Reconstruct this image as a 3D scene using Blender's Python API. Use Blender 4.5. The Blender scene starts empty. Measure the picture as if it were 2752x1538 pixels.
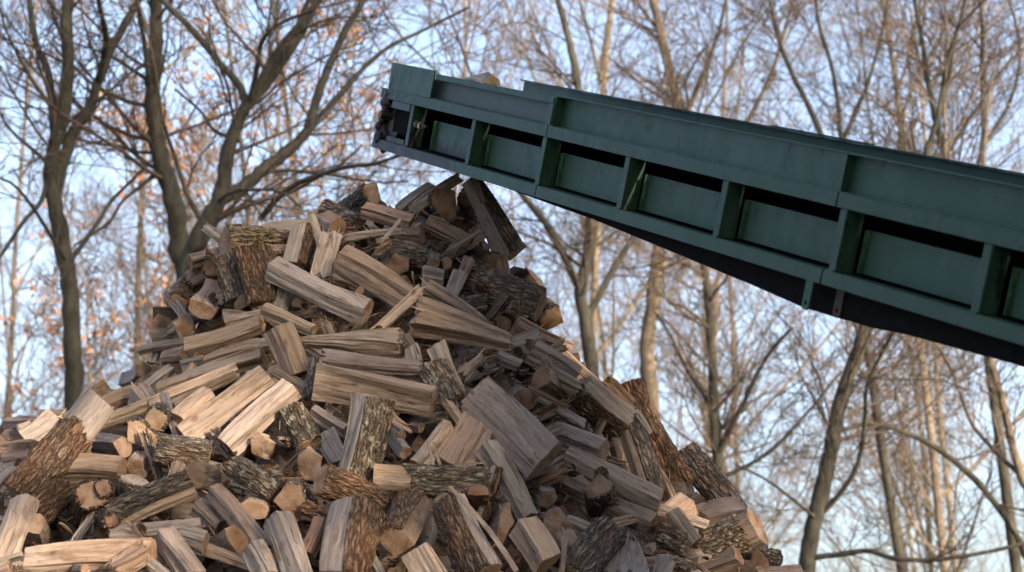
import bpy, math, random
import numpy as np
from mathutils import Vector, Matrix

S = bpy.context.scene
COL = S.collection

# ------------------------------------------------------------------ camera, sky, sun, exposure
PITCH = math.radians(14.0)
CAMZ = 1.7
FPX = 5135.0                      # focal length in pixels of the 2752 px wide photograph
cam_d = bpy.data.cameras.new('camera')
cam_d.sensor_width = 36.0
cam_d.lens = 36.0 * FPX / 2752.0
cam_d.clip_start = 0.1
cam_d.clip_end = 3000.0
cam_d.dof.use_dof = True
cam_d.dof.focus_distance = 5.9
cam_d.dof.aperture_fstop = 4.8
cam_d.dof.aperture_blades = 0
cam = bpy.data.objects.new('camera', cam_d)
COL.objects.link(cam)
cam.location = (0, 0, CAMZ)
cam.rotation_euler = (math.pi / 2 + PITCH, 0, 0)
S.camera = cam

SUN_EL = math.radians(13.0)
SUN_AZ = math.atan2(0.62, -0.78)          # behind the camera and to its right
world = bpy.data.worlds.new('World')
S.world = world
world.use_nodes = True
wt = world.node_tree
bg = wt.nodes['Background']
sky = wt.nodes.new('ShaderNodeTexSky')
sky.sky_type = 'NISHITA'
sky.sun_disc = False
sky.sun_elevation = SUN_EL
sky.sun_rotation = SUN_AZ
sky.altitude = 200
sky.air_density = 0.7
sky.dust_density = 7.0
sky.ozone_density = 0.35
wt.links.new(sky.outputs[0], bg.inputs[0])
bg.inputs[1].default_value = 0.15

sl = bpy.data.lights.new('sun', 'SUN')
sl.energy = 1.9
sl.angle = math.radians(0.6)
sl.color = (1.0, 0.80, 0.60)
sun = bpy.data.objects.new('sun', sl)
COL.objects.link(sun)
sd = Vector((math.sin(SUN_AZ) * math.cos(SUN_EL), math.cos(SUN_AZ) * math.cos(SUN_EL), math.sin(SUN_EL)))
sun.rotation_euler = sd.to_track_quat('Z', 'Y').to_euler()

S.view_settings.view_transform = 'Standard'
S.view_settings.look = 'None'
S.view_settings.gamma = 1.0
S.view_settings.use_curve_mapping = False
S.view_settings.exposure = 2.25
S.render.engine = 'CYCLES'
S.cycles.use_denoising = True
S.cycles.max_bounces = 6

# ------------------------------------------------------------------ helpers
FWD = Vector((0, math.cos(PITCH), math.sin(PITCH)))
UPV = Vector((0, -math.sin(PITCH), math.cos(PITCH)))
RIGHT = Vector((1, 0, 0))
CAM = Vector((0, 0, CAMZ))

def at(px, py, d):
    """the place seen at a pixel of the photograph, d metres along the view"""
    return CAM + d * (FWD + RIGHT * ((px - 1376.0) / FPX) + UPV * ((769.0 - py) / FPX))

def tag(o, label=None, cat=None, group=None, kind=None):
    if label: o['label'] = label
    if cat: o['category'] = cat
    if group: o['group'] = group
    if kind: o['kind'] = kind
    return o

def mesh_obj(name, verts, faces, mats, parent=None, smooth=False, mat_idx=None, sharp=None, matrix=None):
    me = bpy.data.meshes.new(name)
    me.from_pydata([tuple(v) for v in verts] if not isinstance(verts, np.ndarray) else verts.tolist(), [], faces)
    for m in (mats if isinstance(mats, (list, tuple)) else [mats]):
        me.materials.append(m)
    if mat_idx is not None:
        me.polygons.foreach_set('material_index', mat_idx)
    if smooth:
        me.polygons.foreach_set('use_smooth', [True] * len(me.polygons))
        if sharp: me.set_sharp_from_angle(angle=math.radians(sharp))
    me.update()
    o = bpy.data.objects.new(name, me)
    COL.objects.link(o)
    if parent: o.parent = parent
    if matrix is not None: o.matrix_world = matrix
    return o

def empty(name, loc=(0, 0, 0)):
    o = bpy.data.objects.new(name, None)
    COL.objects.link(o)
    o.location = loc
    return o

# ------------------------------------------------------------------ materials
def new_mat(name):
    m = bpy.data.materials.new(name)
    m.use_nodes = True
    nt = m.node_tree
    return m, nt, nt.nodes['Principled BSDF']

def N(nt, t, **kw):
    n = nt.nodes.new('ShaderNode' + t)
    for k, v in kw.items():
        if k == 'inp':
            for a, b in v.items(): n.inputs[a].default_value = b
        else: setattr(n, k, v)
    return n

def LK(nt, a, b): nt.links.new(a, b)

def noise(nt, vec, scale, detail=4, rough=0.55, dist=0.0):
    n = N(nt, 'TexNoise', inp={'Scale': scale, 'Detail': detail, 'Roughness': rough, 'Distortion': dist})
    LK(nt, vec, n.inputs['Vector'])
    return n.outputs['Fac']

def mapping(nt, src, scale=(1, 1, 1), add=None):
    m = N(nt, 'Mapping', inp={'Scale': scale})
    LK(nt, src, m.inputs['Vector'])
    if add is not None: LK(nt, add, m.inputs['Location'])
    return m.outputs[0]

def ramp(nt, fac, stops, interp='LINEAR'):
    r = N(nt, 'ValToRGB')
    cr = r.color_ramp
    cr.interpolation = interp
    while len(cr.elements) < len(stops): cr.elements.new(0.5)
    for e, (p, c) in zip(cr.elements, stops):
        e.position = p
        e.color = c if len(c) == 4 else (*c, 1)
    LK(nt, fac, r.inputs['Fac'])
    return r.outputs['Color']

def mix(nt, a, b, fac, mode='MIX'):
    m = N(nt, 'Mix', data_type='RGBA', blend_type=mode)
    for s, v in ((m.inputs['A'], a), (m.inputs['B'], b)):
        if isinstance(v, (tuple, list)): s.default_value = v if len(v) == 4 else (*v, 1)
        else: LK(nt, v, s)
    f = m.inputs['Factor']
    if isinstance(fac, (int, float)): f.default_value = fac
    else: LK(nt, fac, f)
    return m.outputs['Result']

def mth(nt, op, a, b=None, c=None):
    m = N(nt, 'Math', operation=op)
    for i, v in enumerate((a, b, c)):
        if v is None: continue
        if isinstance(v, (int, float)): m.inputs[i].default_value = v
        else: LK(nt, v, m.inputs[i])
    return m.outputs[0]

def bump(nt, h, strength, dist, base=None):
    b = N(nt, 'Bump', inp={'Strength': strength, 'Distance': dist})
    LK(nt, h, b.inputs['Height'])
    if base is not None: LK(nt, base, b.inputs['Normal'])
    return b.outputs[0]

def obj_random_vec(nt):
    oi = N(nt, 'ObjectInfo')
    k = N(nt, 'CombineXYZ')
    a = mth(nt, 'MULTIPLY', oi.outputs['Random'], 37.0)
    b = mth(nt, 'MULTIPLY', oi.outputs['Random'], -61.0)
    LK(nt, a, k.inputs[0]); LK(nt, b, k.inputs[1]); LK(nt, a, k.inputs[2])
    return oi, k.outputs[0]

def make_split_wood():
    m, nt, p = new_mat('split_wood')
    tc = N(nt, 'TexCoord')
    oi, rv = obj_random_vec(nt)
    o = tc.outputs['Object']
    # long fibres: stretched along the log
    warp = noise(nt, mapping(nt, o, (4.5, 6, 6), rv), 1.0, 3)
    wv = N(nt, 'VectorMath', operation='MULTIPLY_ADD')
    k = N(nt, 'CombineXYZ'); LK(nt, mth(nt, 'SUBTRACT', warp, 0.5), k.inputs[1]); LK(nt, mth(nt, 'SUBTRACT', 0.5, warp), k.inputs[2])
    LK(nt, k.outputs[0], wv.inputs[0]); wv.inputs[1].default_value = (0, 0.055, 0.055); LK(nt, o, wv.inputs[2])
    wo = wv.outputs[0]
    fib = noise(nt, mapping(nt, wo, (9, 330, 330), rv), 1.0, 5, 0.65)
    streak = noise(nt, mapping(nt, wo, (1.7, 85, 85), rv), 1.0, 4, 0.6)
    crack = noise(nt, mapping(nt, wo, (2.2, 130, 130), rv), 1.0, 2, 0.5)
    patch = noise(nt, mapping(nt, o, (4, 9, 9), rv), 1.0, 3, 0.5)
    base = oi.outputs['Color']
    c = mix(nt, base, mix(nt, base, (0.62, 0.52, 0.44), 0.55, 'MULTIPLY'), ramp(nt, streak, [(0.42, (0, 0, 0)), (0.62, (1, 1, 1))]))
    c = mix(nt, c, (0.34, 0.30, 0.27), mth(nt, 'MULTIPLY', ramp(nt, patch, [(0.5, (0, 0, 0)), (0.72, (1, 1, 1))]), 0.55))
    c = mix(nt, c, mix(nt, c, (1.28, 1.2, 1.1), 1.0, 'MULTIPLY'), ramp(nt, streak, [(0.28, (1, 1, 1)), (0.42, (0, 0, 0))]))
    c = mix(nt, c, ramp(nt, fib, [(0.3, (0.55, 0.52, 0.5)), (0.5, (1, 1, 1)), (0.7, (1.15, 1.12, 1.1))]), 0.8, 'MULTIPLY')
    kn = N(nt, 'TexVoronoi', feature='F1', inp={'Scale': 1.0, 'Randomness': 1.0})
    LK(nt, mapping(nt, wo, (7, 13, 13), rv), kn.inputs['Vector'])
    knot = ramp(nt, kn.outputs['Distance'], [(0.06, (1, 1, 1)), (0.13, (0, 0, 0))])
    c = mix(nt, c, (0.11, 0.06, 0.035), mth(nt, 'MULTIPLY', knot, 0.75))
    stain = noise(nt, mapping(nt, o, (9, 26, 26), rv), 1.0, 4, 0.65)
    c = mix(nt, c, mix(nt, c, (0.5, 0.43, 0.38), 1.0, 'MULTIPLY'), mth(nt, 'MULTIPLY', ramp(nt, stain, [(0.55, (0, 0, 0)), (0.68, (1, 1, 1))]), 0.75))
    dark = ramp(nt, crack, [(0.27, (1, 1, 1)), (0.34, (0, 0, 0))])
    c = mix(nt, c, (0.05, 0.034, 0.024), mth(nt, 'MULTIPLY', dark, 0.8))
    LK(nt, c, p.inputs['Base Color'])
    p.inputs['Roughness'].default_value = 0.78
    p.inputs['Specular IOR Level'].default_value = 0.25
    b1 = bump(nt, fib, 0.55, 0.004)
    b2 = bump(nt, streak, 0.7, 0.010, b1)
    b3 = bump(nt, mth(nt, 'MULTIPLY', dark, -1.0), 0.5, 0.006, b2)
    LK(nt, b3, p.inputs['Normal'])
    return m

def make_end_wood():
    m, nt, p = new_mat('sawn_end_grain')
    tc = N(nt, 'TexCoord')
    oi, rv = obj_random_vec(nt)
    o = tc.outputs['Object']
    sep = N(nt, 'SeparateXYZ'); LK(nt, o, sep.inputs[0])
    w = noise(nt, mapping(nt, o, (1, 14, 14), rv), 1.0, 2)
    y2 = mth(nt, 'MULTIPLY', sep.outputs[1], sep.outputs[1])
    zz = mth(nt, 'ADD', sep.outputs[2], 0.035)
    z2 = mth(nt, 'MULTIPLY', zz, zz)
    r = mth(nt, 'SQRT', mth(nt, 'ADD', y2, z2))
    r = mth(nt, 'ADD', r, mth(nt, 'MULTIPLY', w, 0.02))
    ring = mth(nt, 'SINE', mth(nt, 'MULTIPLY', r, 1150.0))
    ang = mth(nt, 'ARCTAN2', sep.outputs[1], zz)
    k = N(nt, 'CombineXYZ'); LK(nt, ang, k.inputs[0]); LK(nt, mth(nt, 'MULTIPLY', r, 3.0), k.inputs[1])
    ray = noise(nt, mapping(nt, k.outputs[0], (14, 3, 1), rv), 1.0, 3, 0.6)
    saw = noise(nt, mapping(nt, o, (20, 420, 40), rv), 1.0, 3, 0.6)
    fine = noise(nt, o, 420.0, 3, 0.6)
    blot = noise(nt, mapping(nt, o, (10, 22, 22), rv), 1.0, 3)
    base = mix(nt, oi.outputs['Color'], (0.25, 0.175, 0.12), 0.5)
    c = mix(nt, base, mix(nt, base, (0.55, 0.42, 0.32), 1.0, 'MULTIPLY'), ramp(nt, blot, [(0.42, (0, 0, 0)), (0.68, (1, 1, 1))]))
    c = mix(nt, c, ramp(nt, mth(nt, 'MULTIPLY_ADD', ring, 0.5, 0.5), [(0, (0.72, 0.66, 0.6)), (0.6, (1.06, 1.06, 1.06))]), 0.6, 'MULTIPLY')
    c = mix(nt, c, ramp(nt, saw, [(0.3, (0.7, 0.68, 0.66)), (0.6, (1.1, 1.1, 1.1))]), 0.6, 'MULTIPLY')
    c = mix(nt, c, ramp(nt, fine, [(0.3, (0.75, 0.72, 0.7)), (0.65, (1.08, 1.08, 1.08))]), 0.6, 'MULTIPLY')
    check = ramp(nt, ray, [(0.31, (1, 1, 1)), (0.36, (0, 0, 0))])
    c = mix(nt, c, (0.04, 0.027, 0.02), mth(nt, 'MULTIPLY', check, 0.75))
    LK(nt, c, p.inputs['Base Color'])
    p.inputs['Roughness'].default_value = 0.85
    p.inputs['Specular IOR Level'].default_value = 0.2
    b = bump(nt, fine, 0.35, 0.002)
    b = bump(nt, saw, 0.5, 0.003, b)
    b = bump(nt, mth(nt, 'MULTIPLY', check, -1), 0.6, 0.004, b)
    LK(nt, b, p.inputs['Normal'])
    return m

def make_bark(name, lichen=0.0, moss=0.0):
    m, nt, p = new_mat(name)
    tc = N(nt, 'TexCoord')
    oi, rv = obj_random_vec(nt)
    o = tc.outputs['Object']
    v = N(nt, 'TexVoronoi', feature='DISTANCE_TO_EDGE', inp={'Scale': 1.0, 'Randomness': 1.0})
    wn = noise(nt, mapping(nt, o, (30, 60, 60), rv), 1.0, 3)
    wv = N(nt, 'VectorMath', operation='MULTIPLY_ADD')
    k = N(nt, 'CombineXYZ')
    for i in range(3): LK(nt, mth(nt, 'SUBTRACT', wn, 0.5), k.inputs[i])
    LK(nt, k.outputs[0], wv.inputs[0]); wv.inputs[1].default_value = (0.03, 0.02, -0.02); LK(nt, o, wv.inputs[2])
    LK(nt, mapping(nt, wv.outputs[0], (17, 84, 84), rv), v.inputs['Vector'])
    cell = v.outputs['Distance']
    n1 = noise(nt, mapping(nt, o, (50, 120, 120), rv), 1.0, 5, 0.65)
    n2 = noise(nt, mapping(nt, o, (7, 14, 14), rv), 1.0, 3, 0.5)
    ridge = ramp(nt, cell, [(0.0, (0, 0, 0)), (0.28, (1, 1, 1))])
    h = mth(nt, 'ADD', mth(nt, 'MULTIPLY', ridge, 0.7), mth(nt, 'MULTIPLY', n1, 0.6))
    base = oi.outputs['Color']
    c = mix(nt, mix(nt, base, (0.36, 0.33, 0.31), 1.0, 'MULTIPLY'), base, ridge)
    c = mix(nt, c, ramp(nt, n1, [(0.3, (0.45, 0.43, 0.42)), (0.5, (1, 1, 1)), (0.72, (1.9, 1.85, 1.8))]), 0.9, 'MULTIPLY')
    c = mix(nt, c, mix(nt, c, (1.35, 1.1, 0.92), 1.0, 'MULTIPLY'), ramp(nt, n2, [(0.45, (0, 0, 0)), (0.65, (1, 1, 1))]))
    if lichen:
        ln = noise(nt, mapping(nt, o, (45, 60, 60), rv), 1.0, 3, 0.6)
        c = mix(nt, c, (0.36, 0.34, 0.28), mth(nt, 'MULTIPLY', ramp(nt, ln, [(0.66 - lichen * 0.2, (0, 0, 0)), (0.76 - lichen * 0.2, (1, 1, 1))]), .8))
    if moss:
        ln = noise(nt, mapping(nt, o, (22, 30, 30), rv), 1.0, 4, 0.65)
        c = mix(nt, c, (0.045, 0.05, 0.018), ramp(nt, ln, [(0.50, (0, 0, 0)), (0.62, (1, 1, 1))]))
        c = mix(nt, c, (0.26, 0.21, 0.145), ramp(nt, n1, [(0.50, (0, 0, 0)), (0.56, (1, 1, 1))]))
    LK(nt, c, p.inputs['Base Color'])
    p.inputs['Roughness'].default_value = 0.9
    p.inputs['Specular IOR Level'].default_value = 0.15
    LK(nt, bump(nt, h, 1.0, 0.012), p.inputs['Normal'])
    return m

M_WOOD = make_split_wood()
M_END = make_end_wood()
M_BARK = {'k': make_bark('grey_log_bark', 0.0), 'b': make_bark('brown_log_bark', 0.0),
          'l': make_bark('lichen_log_bark', 0.55), 'm': make_bark('mossy_log_bark', 0.0, 1.0)}
BARKCOL = {'k': (0.166, 0.153, 0.140), 'b': (0.157, 0.117, 0.089), 'l': (0.170, 0.151, 0.128), 'm': (0.170, 0.140, 0.102)}
BARKNAME = {'k': 'dark grey bark', 'b': 'brown bark', 'l': 'lichen-flecked bark', 'm': 'mossy bark'}
WCOL = {'T': (0.256, 0.191, 0.145), 'P': (0.352, 0.275, 0.211), 'G': (0.236, 0.209, 0.187), 'O': (0.227, 0.145, 0.097),
        'N': (0.246, 0.188, 0.157), 'D': (0.161, 0.115, 0.087), 'W': (0.503, 0.466, 0.399)}
WNAME = {'T': 'tan', 'P': 'pale straw', 'G': 'grey weathered', 'O': 'orange', 'N': 'pinkish', 'D': 'dark brown', 'W': 'whitish'}

# ------------------------------------------------------------------ the firewood pile
LEFT = [(440, 1060), (480, 1000), (500, 930), (560, 860), (600, 700), (640, 540), (700, 500), (800, 430), (900, 410), (1000, 360), (1060, 260), (1130, 0), (1250, -230), (1538, -620), (1800, -900)]
RGHT = [(440, 1270), (480, 1300), (560, 1350), (680, 1380), (760, 1450), (860, 1510), (960, 1600), (1030, 1700), (1160, 1790), (1290, 1860), (1400, 2010), (1480, 2090), (1538, 2150), (1800, 2400)]
def interp(tab, y):
    if y <= tab[0][0]: return tab[0][1]
    for (a, b), (c, d) in zip(tab, tab[1:]):
        if y <= c: return b + (d - b) * (y - a) / (c - a)
    return tab[-1][1]
def surf(px, py):
    xl, xr = interp(LEFT, py), interp(RGHT, py)
    t = (2 * px - xl - xr) / max(60.0, xr - xl)
    R = 0.16 + 1.30 * max(0.0, py - 500) / 800.0
    return 6.85 - R * math.sqrt(max(0.0, 1 - min(1.0, abs(t) ** 2.8)))

def profile(kind, r, rng):
    """cross-section of a split log: list of (point, bulge of the edge that follows, is_bark)"""
    j = lambda a=0.03: rng.uniform(-a, a)
    if kind == 'R':
        h = 0.36 + j()
        return [((-.5, j()), 0.0, 0), ((r + j(.02), h), 0.0, 0), ((.5, j()), 0.0, 0), ((.36, -.30 + j()), .08, 0), ((-.36, -.34 + j()), 0.0, 0)]
    if kind == 'F':
        return [((-.5, .06 + j()), 0.05, 0), ((.5, .08 + j()), 0.0, 0), ((.44 + j(), -.26), .14, 0), ((-.42, -.28 + j()), 0.0, 0)]
    if kind == 'M':
        return [((-.5, .02), .02, 0), ((r, .30 + j()), .17, 1), ((.5, -.22), 0.0, 0), ((-.1, -.5), 0.0, 0)]
    if kind == 'm':
        return [((-.5, -.22), .17, 1), ((r, .30 + j()), .02, 0), ((.5, .02), 0.0, 0), ((.1, -.5), 0.0, 0)]
    if kind == 'B':
        return [((-.5, -.10), .24, 1), ((.04, .26), .14, 1), ((.5, -.10), 0.0, 0), ((r, -.52), 0.0, 0)]
    if kind == 'N':
        return [((math.cos(a) * .5, math.sin(a) * .5), .065, 1) for a in (math.pi, math.pi / 2 + .1, 0, -math.pi / 2)]
    if kind == 'T':
        return [((-.5, -.10), 0.0, 0), ((-.42 + j(), .14), .03, 0), ((.46, .12 + j()), 0.0, 0), ((.5, -.12), 0.0, 0)]
    raise ValueError(kind)

def smooth_noise(rng, nk, kp_lo, kp_hi, kx_lo, kx_hi):
    return [(rng.randint(kp_lo, kp_hi), rng.uniform(kx_lo, kx_hi), rng.uniform(0, 6.28), rng.uniform(0.5, 1)) for _ in range(nk)]
def ev(ns, P, X):
    out = 0
    for kp, kx, ph, a in ns: out = out + a * np.sin(2 * np.pi * kp * P + kx * X + ph)
    return out / len(ns)

def make_log(A3, B3, uvec, wA, wB, kind, r, col, bark, srange, seed, big, ragged=0.0, thick=1.0, name='firewood_log', bend=1.0, calm=1.0):
    rng = random.Random(seed)
    ax = (B3 - A3); L = ax.length; ax.normalize()
    mid = (A3 + B3) / 2
    u = (uvec - ax * uvec.dot(ax)).normalized()
    w = ax.cross(u)
    view = (CAM - mid)
    if w.dot(view) < 0:
        w = -w
    # right-handed frame: X = axis, Y = u, Z = w
    flip = ax.cross(u).dot(w) < 0
    M = Matrix(((ax.x, u.x, w.x, mid.x), (ax.y, u.y, w.y, mid.y), (ax.z, u.z, w.z, mid.z), (0, 0, 0, 1)))
    if flip:                                   # keep a proper rotation: reverse the axis
        M = Matrix(((-ax.x, u.x, w.x, mid.x), (-ax.y, u.y, w.y, mid.y), (-ax.z, u.z, w.z, mid.z), (0, 0, 0, 1)))
        wA, wB = wB, wA
        srange = (1 - srange[1], 1 - srange[0])
    prof = profile(kind, r, rng)
    # the profile is listed from -u over the front to +u
    pts, nor, flag, per = [], [], [], []
    n = len(prof)
    elen = []
    for i in range(n):
        p, q = prof[i][0], prof[(i + 1) % n][0]
        elen.append(math.hypot(q[0] - p[0], q[1] - p[1]) * (1 + prof[i][1]))
    tot = sum(elen)
    NP = 54 if big else 34
    NL = 34 if big else 22
    acc = 0
    for i in range(n):
        (p, bul, fl), q = prof[i], prof[(i + 1) % n][0]
        k = max(2, round(NP * elen[i] / tot))
        dx, dy = q[0] - p[0], q[1] - p[1]
        d = math.hypot(dx, dy)
        nx, ny = -dy / d, dx / d
        for s in range(k):
            t = s / k
            b = 4 * bul * t * (1 - t)
            pts.append((p[0] + dx * t + nx * b, (p[1] + dy * t + ny * b)))
            flag.append(fl)
            per.append((acc + elen[i] * t) / tot)
        acc += elen[i]
    P2 = np.array(pts); P2[:, 1] *= thick
    n2 = len(pts)
    tang = np.roll(P2, -1, 0) - np.roll(P2, 1, 0)
    Nn = np.stack([-tang[:, 1], tang[:, 0]], 1)
    Nn /= np.linalg.norm(Nn, axis=1, keepdims=True) + 1e-9
    if (Nn * P2).sum() < 0: Nn = -Nn
    xs = np.linspace(-L / 2, L / 2, NL)
    X, PP = np.meshgrid(xs, np.array(per), indexing='ij')
    t01 = (xs + L / 2) / L
    tap = rng.uniform(-.10, .10)
    Wd = (wA + (wB - wA) * t01) * (1 + tap * (t01 - .5) * 2) * (1 + 0.05 * np.sin(xs * 9 + rng.uniform(0, 6)))
    tw = math.radians(rng.uniform(-11, 11)) * (t01 - .5) * 2
    bx = bend * rng.uniform(-1, 1) * 0.012 * np.sin(t01 * math.pi) * (L / .4)
    by = bend * rng.uniform(-1, 1) * 0.012 * np.sin(t01 * math.pi) * (L / .4)
    fl = np.array(flag)
    low = smooth_noise(rng, 5, 1, 4, 3, 14)
    fib = smooth_noise(rng, 7, 6, 17, 2, 18)
    stp = smooth_noise(rng, 3, 2, 6, 3, 10)
    D = 0.0042 * ev(low, PP, X) + 0.0034 * ev(fib, PP, X) + 0.0030 * np.tanh(6 * ev(stp, PP, X))
    amp = np.where(fl[None, :] == 1, 0.35, 1.0) * min(1.0, max(wA, wB) / 0.07)
    D = D * amp * 1.3 * calm
    D = D * (0.45 + 0.55 * np.sin(np.clip(np.minimum(t01, 1 - t01) * 7, 0, 1) * math.pi / 2))[:, None]
    Y = P2[None, :, 0] * Wd[:, None] + Nn[None, :, 0] * D
    Z = P2[None, :, 1] * Wd[:, None] + Nn[None, :, 1] * D
    cs, sn = np.cos(tw)[:, None], np.sin(tw)[:, None]
    Y, Z = Y * cs - Z * sn + bx[:, None], Y * sn + Z * cs + by[:, None]
    XX = X.copy()
    ob = [rng.uniform(-.12, .12) for _ in range(4)]
    rg = ragged
    e1 = ev(smooth_noise(rng, 5, 3, 13, 0, 1), np.array(per), 0)
    e2 = ev(smooth_noise(rng, 5, 3, 13, 0, 1), np.array(per), 0)
    for i in range(NL):
        f = t01[i]
        XX[i] += (1 - f) ** 3 * (Y[i] * ob[0] + Z[i] * ob[1] + rg * e1) + f ** 3 * (Y[i] * ob[2] + Z[i] * ob[3] + rg * e2)
    V = np.stack([XX, Y, Z], 2)
    verts = V.reshape(-1, 3)
    faces = []
    for i in range(NL - 1):
        a = i * n2
        for k in range(n2):
            k2 = (k + 1) % n2
            faces.append((a + k, a + k2, a + n2 + k2, a + n2 + k))
    ns = len(faces)
    # sawn ends: two shrinking rings and a centre, slightly uneven
    extra = []
    base = len(verts)
    for e, row in ((0, 0), (1, NL - 1)):
        ring = V[row]
        c = ring.mean(0)
        prev = row * n2
        for s in (0.93, 0.5):
            rr = c + (ring - c) * s
            rr[:, 0] = c[0] + (ring[:, 0] - c[0]) * s + (1 if e else -1) * (0.0012 if s > .9 else 0.0) + np.array([rng.uniform(-.0009, .0009) for _ in range(n2)]) + rg * 0.4 * np.array([rng.uniform(-1, 1) for _ in range(n2)])
            st = base + len(extra)
            extra.extend(rr.tolist())
            for k in range(n2):
                k2 = (k + 1) % n2
                faces.append((prev + k, prev + k2, st + k2, st + k) if e == 1 else (prev + k2, prev + k, st + k, st + k2))
            prev = st
        ci = base + len(extra)
        extra.append(c.tolist())
        for k in range(n2):
            k2 = (k + 1) % n2
            faces.append((prev + k, prev + k2, ci) if e == 1 else (prev + k2, prev + k, ci))
    mi = [0] * ns + [1 if ragged < 0.012 else 0] * (len(faces) - ns)
    allv = np.concatenate([verts, np.array(extra)])
    o = mesh_obj(name, allv, faces, (M_WOOD, M_END), smooth=True, mat_idx=mi, sharp=38, matrix=M)
    hv = rng.uniform(.82, 1.18)
    gm = sum(col) / 3; gy = rng.choice((0, 0, .1, .3, .5))     # some faces have weathered towards grey
    col = tuple(v + (gm * .98 - v) * gy for v in col)
    o.color = (min(1, col[0] * hv * rng.uniform(.97, 1.03)), min(1, col[1] * hv), min(1, col[2] * hv * rng.uniform(.95, 1.05)), 1)
    if ragged > .01: torn_fibres(o, V, NL, n2, rng, L, max(wA, wB))
    kidx = [i for i in range(n2) if flag[i] == 1]
    if kidx and bark and bark != '-':
        add_bark(o, V, Nn, kidx, n2, NL, srange, bark, rng, kind == 'N', big, L)
    return o

def torn_fibres(o, V, NL, n2, rng, L, w):
    """slivers lifting off the torn ends and faces of a roughly split log"""
    vs, fs = [], []
    for _ in range(16):
        endon = rng.random() < .6
        row = rng.choice((0, NL - 1)) if endon else rng.randint(2, NL - 3)
        k = rng.randint(0, n2 - 1)
        P = Vector(V[row][k].tolist())
        sg = (1 if row == NL - 1 else -1) if endon else rng.choice((-1, 1))
        out = Vector((0, P.y, P.z)); out = out.normalized() if out.length > 1e-4 else Vector((0, 0, 1))
        d = (Vector((sg, 0, 0)) + out * rng.uniform(.02, .5 if not endon else .22) + Vector((0, rng.uniform(-.1, .1), rng.uniform(-.1, .1)))).normalized()
        s = d.cross(out).normalized(); t = d.cross(s)
        ln = rng.uniform(.015, .05) * (1.4 if not endon else 1); ww = rng.uniform(.0015, .0045)
        P = P - d * .010 - out * .001
        b = len(vs)
        for q, f in ((0, 1.), (.5, .75), (1, .1)):
            C = P + d * ln * q + out * (q * q * ln * rng.uniform(-.05, .2))
            for (x, y) in ((-1, -.4), (1, -.4), (0, .6)):
                vs.append(C + s * (ww * f * x) + t * (ww * f * y))
        for i in (0, 3):
            for j in range(3):
                j2 = (j + 1) % 3
                fs.append((b + i + j, b + i + j2, b + i + 3 + j2, b + i + 3 + j))
        fs.append((b, b + 2, b + 1)); fs.append((b + 6, b + 7, b + 8))
    f = mesh_obj('torn_fibres', vs, fs, M_WOOD)
    f.parent = o
    f['kind'] = 'stuff'
    c = o.color
    f.color = (min(1, c[0] * 1.25), min(1, c[1] * 1.25), min(1, c[2] * 1.22), 1)

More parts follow.
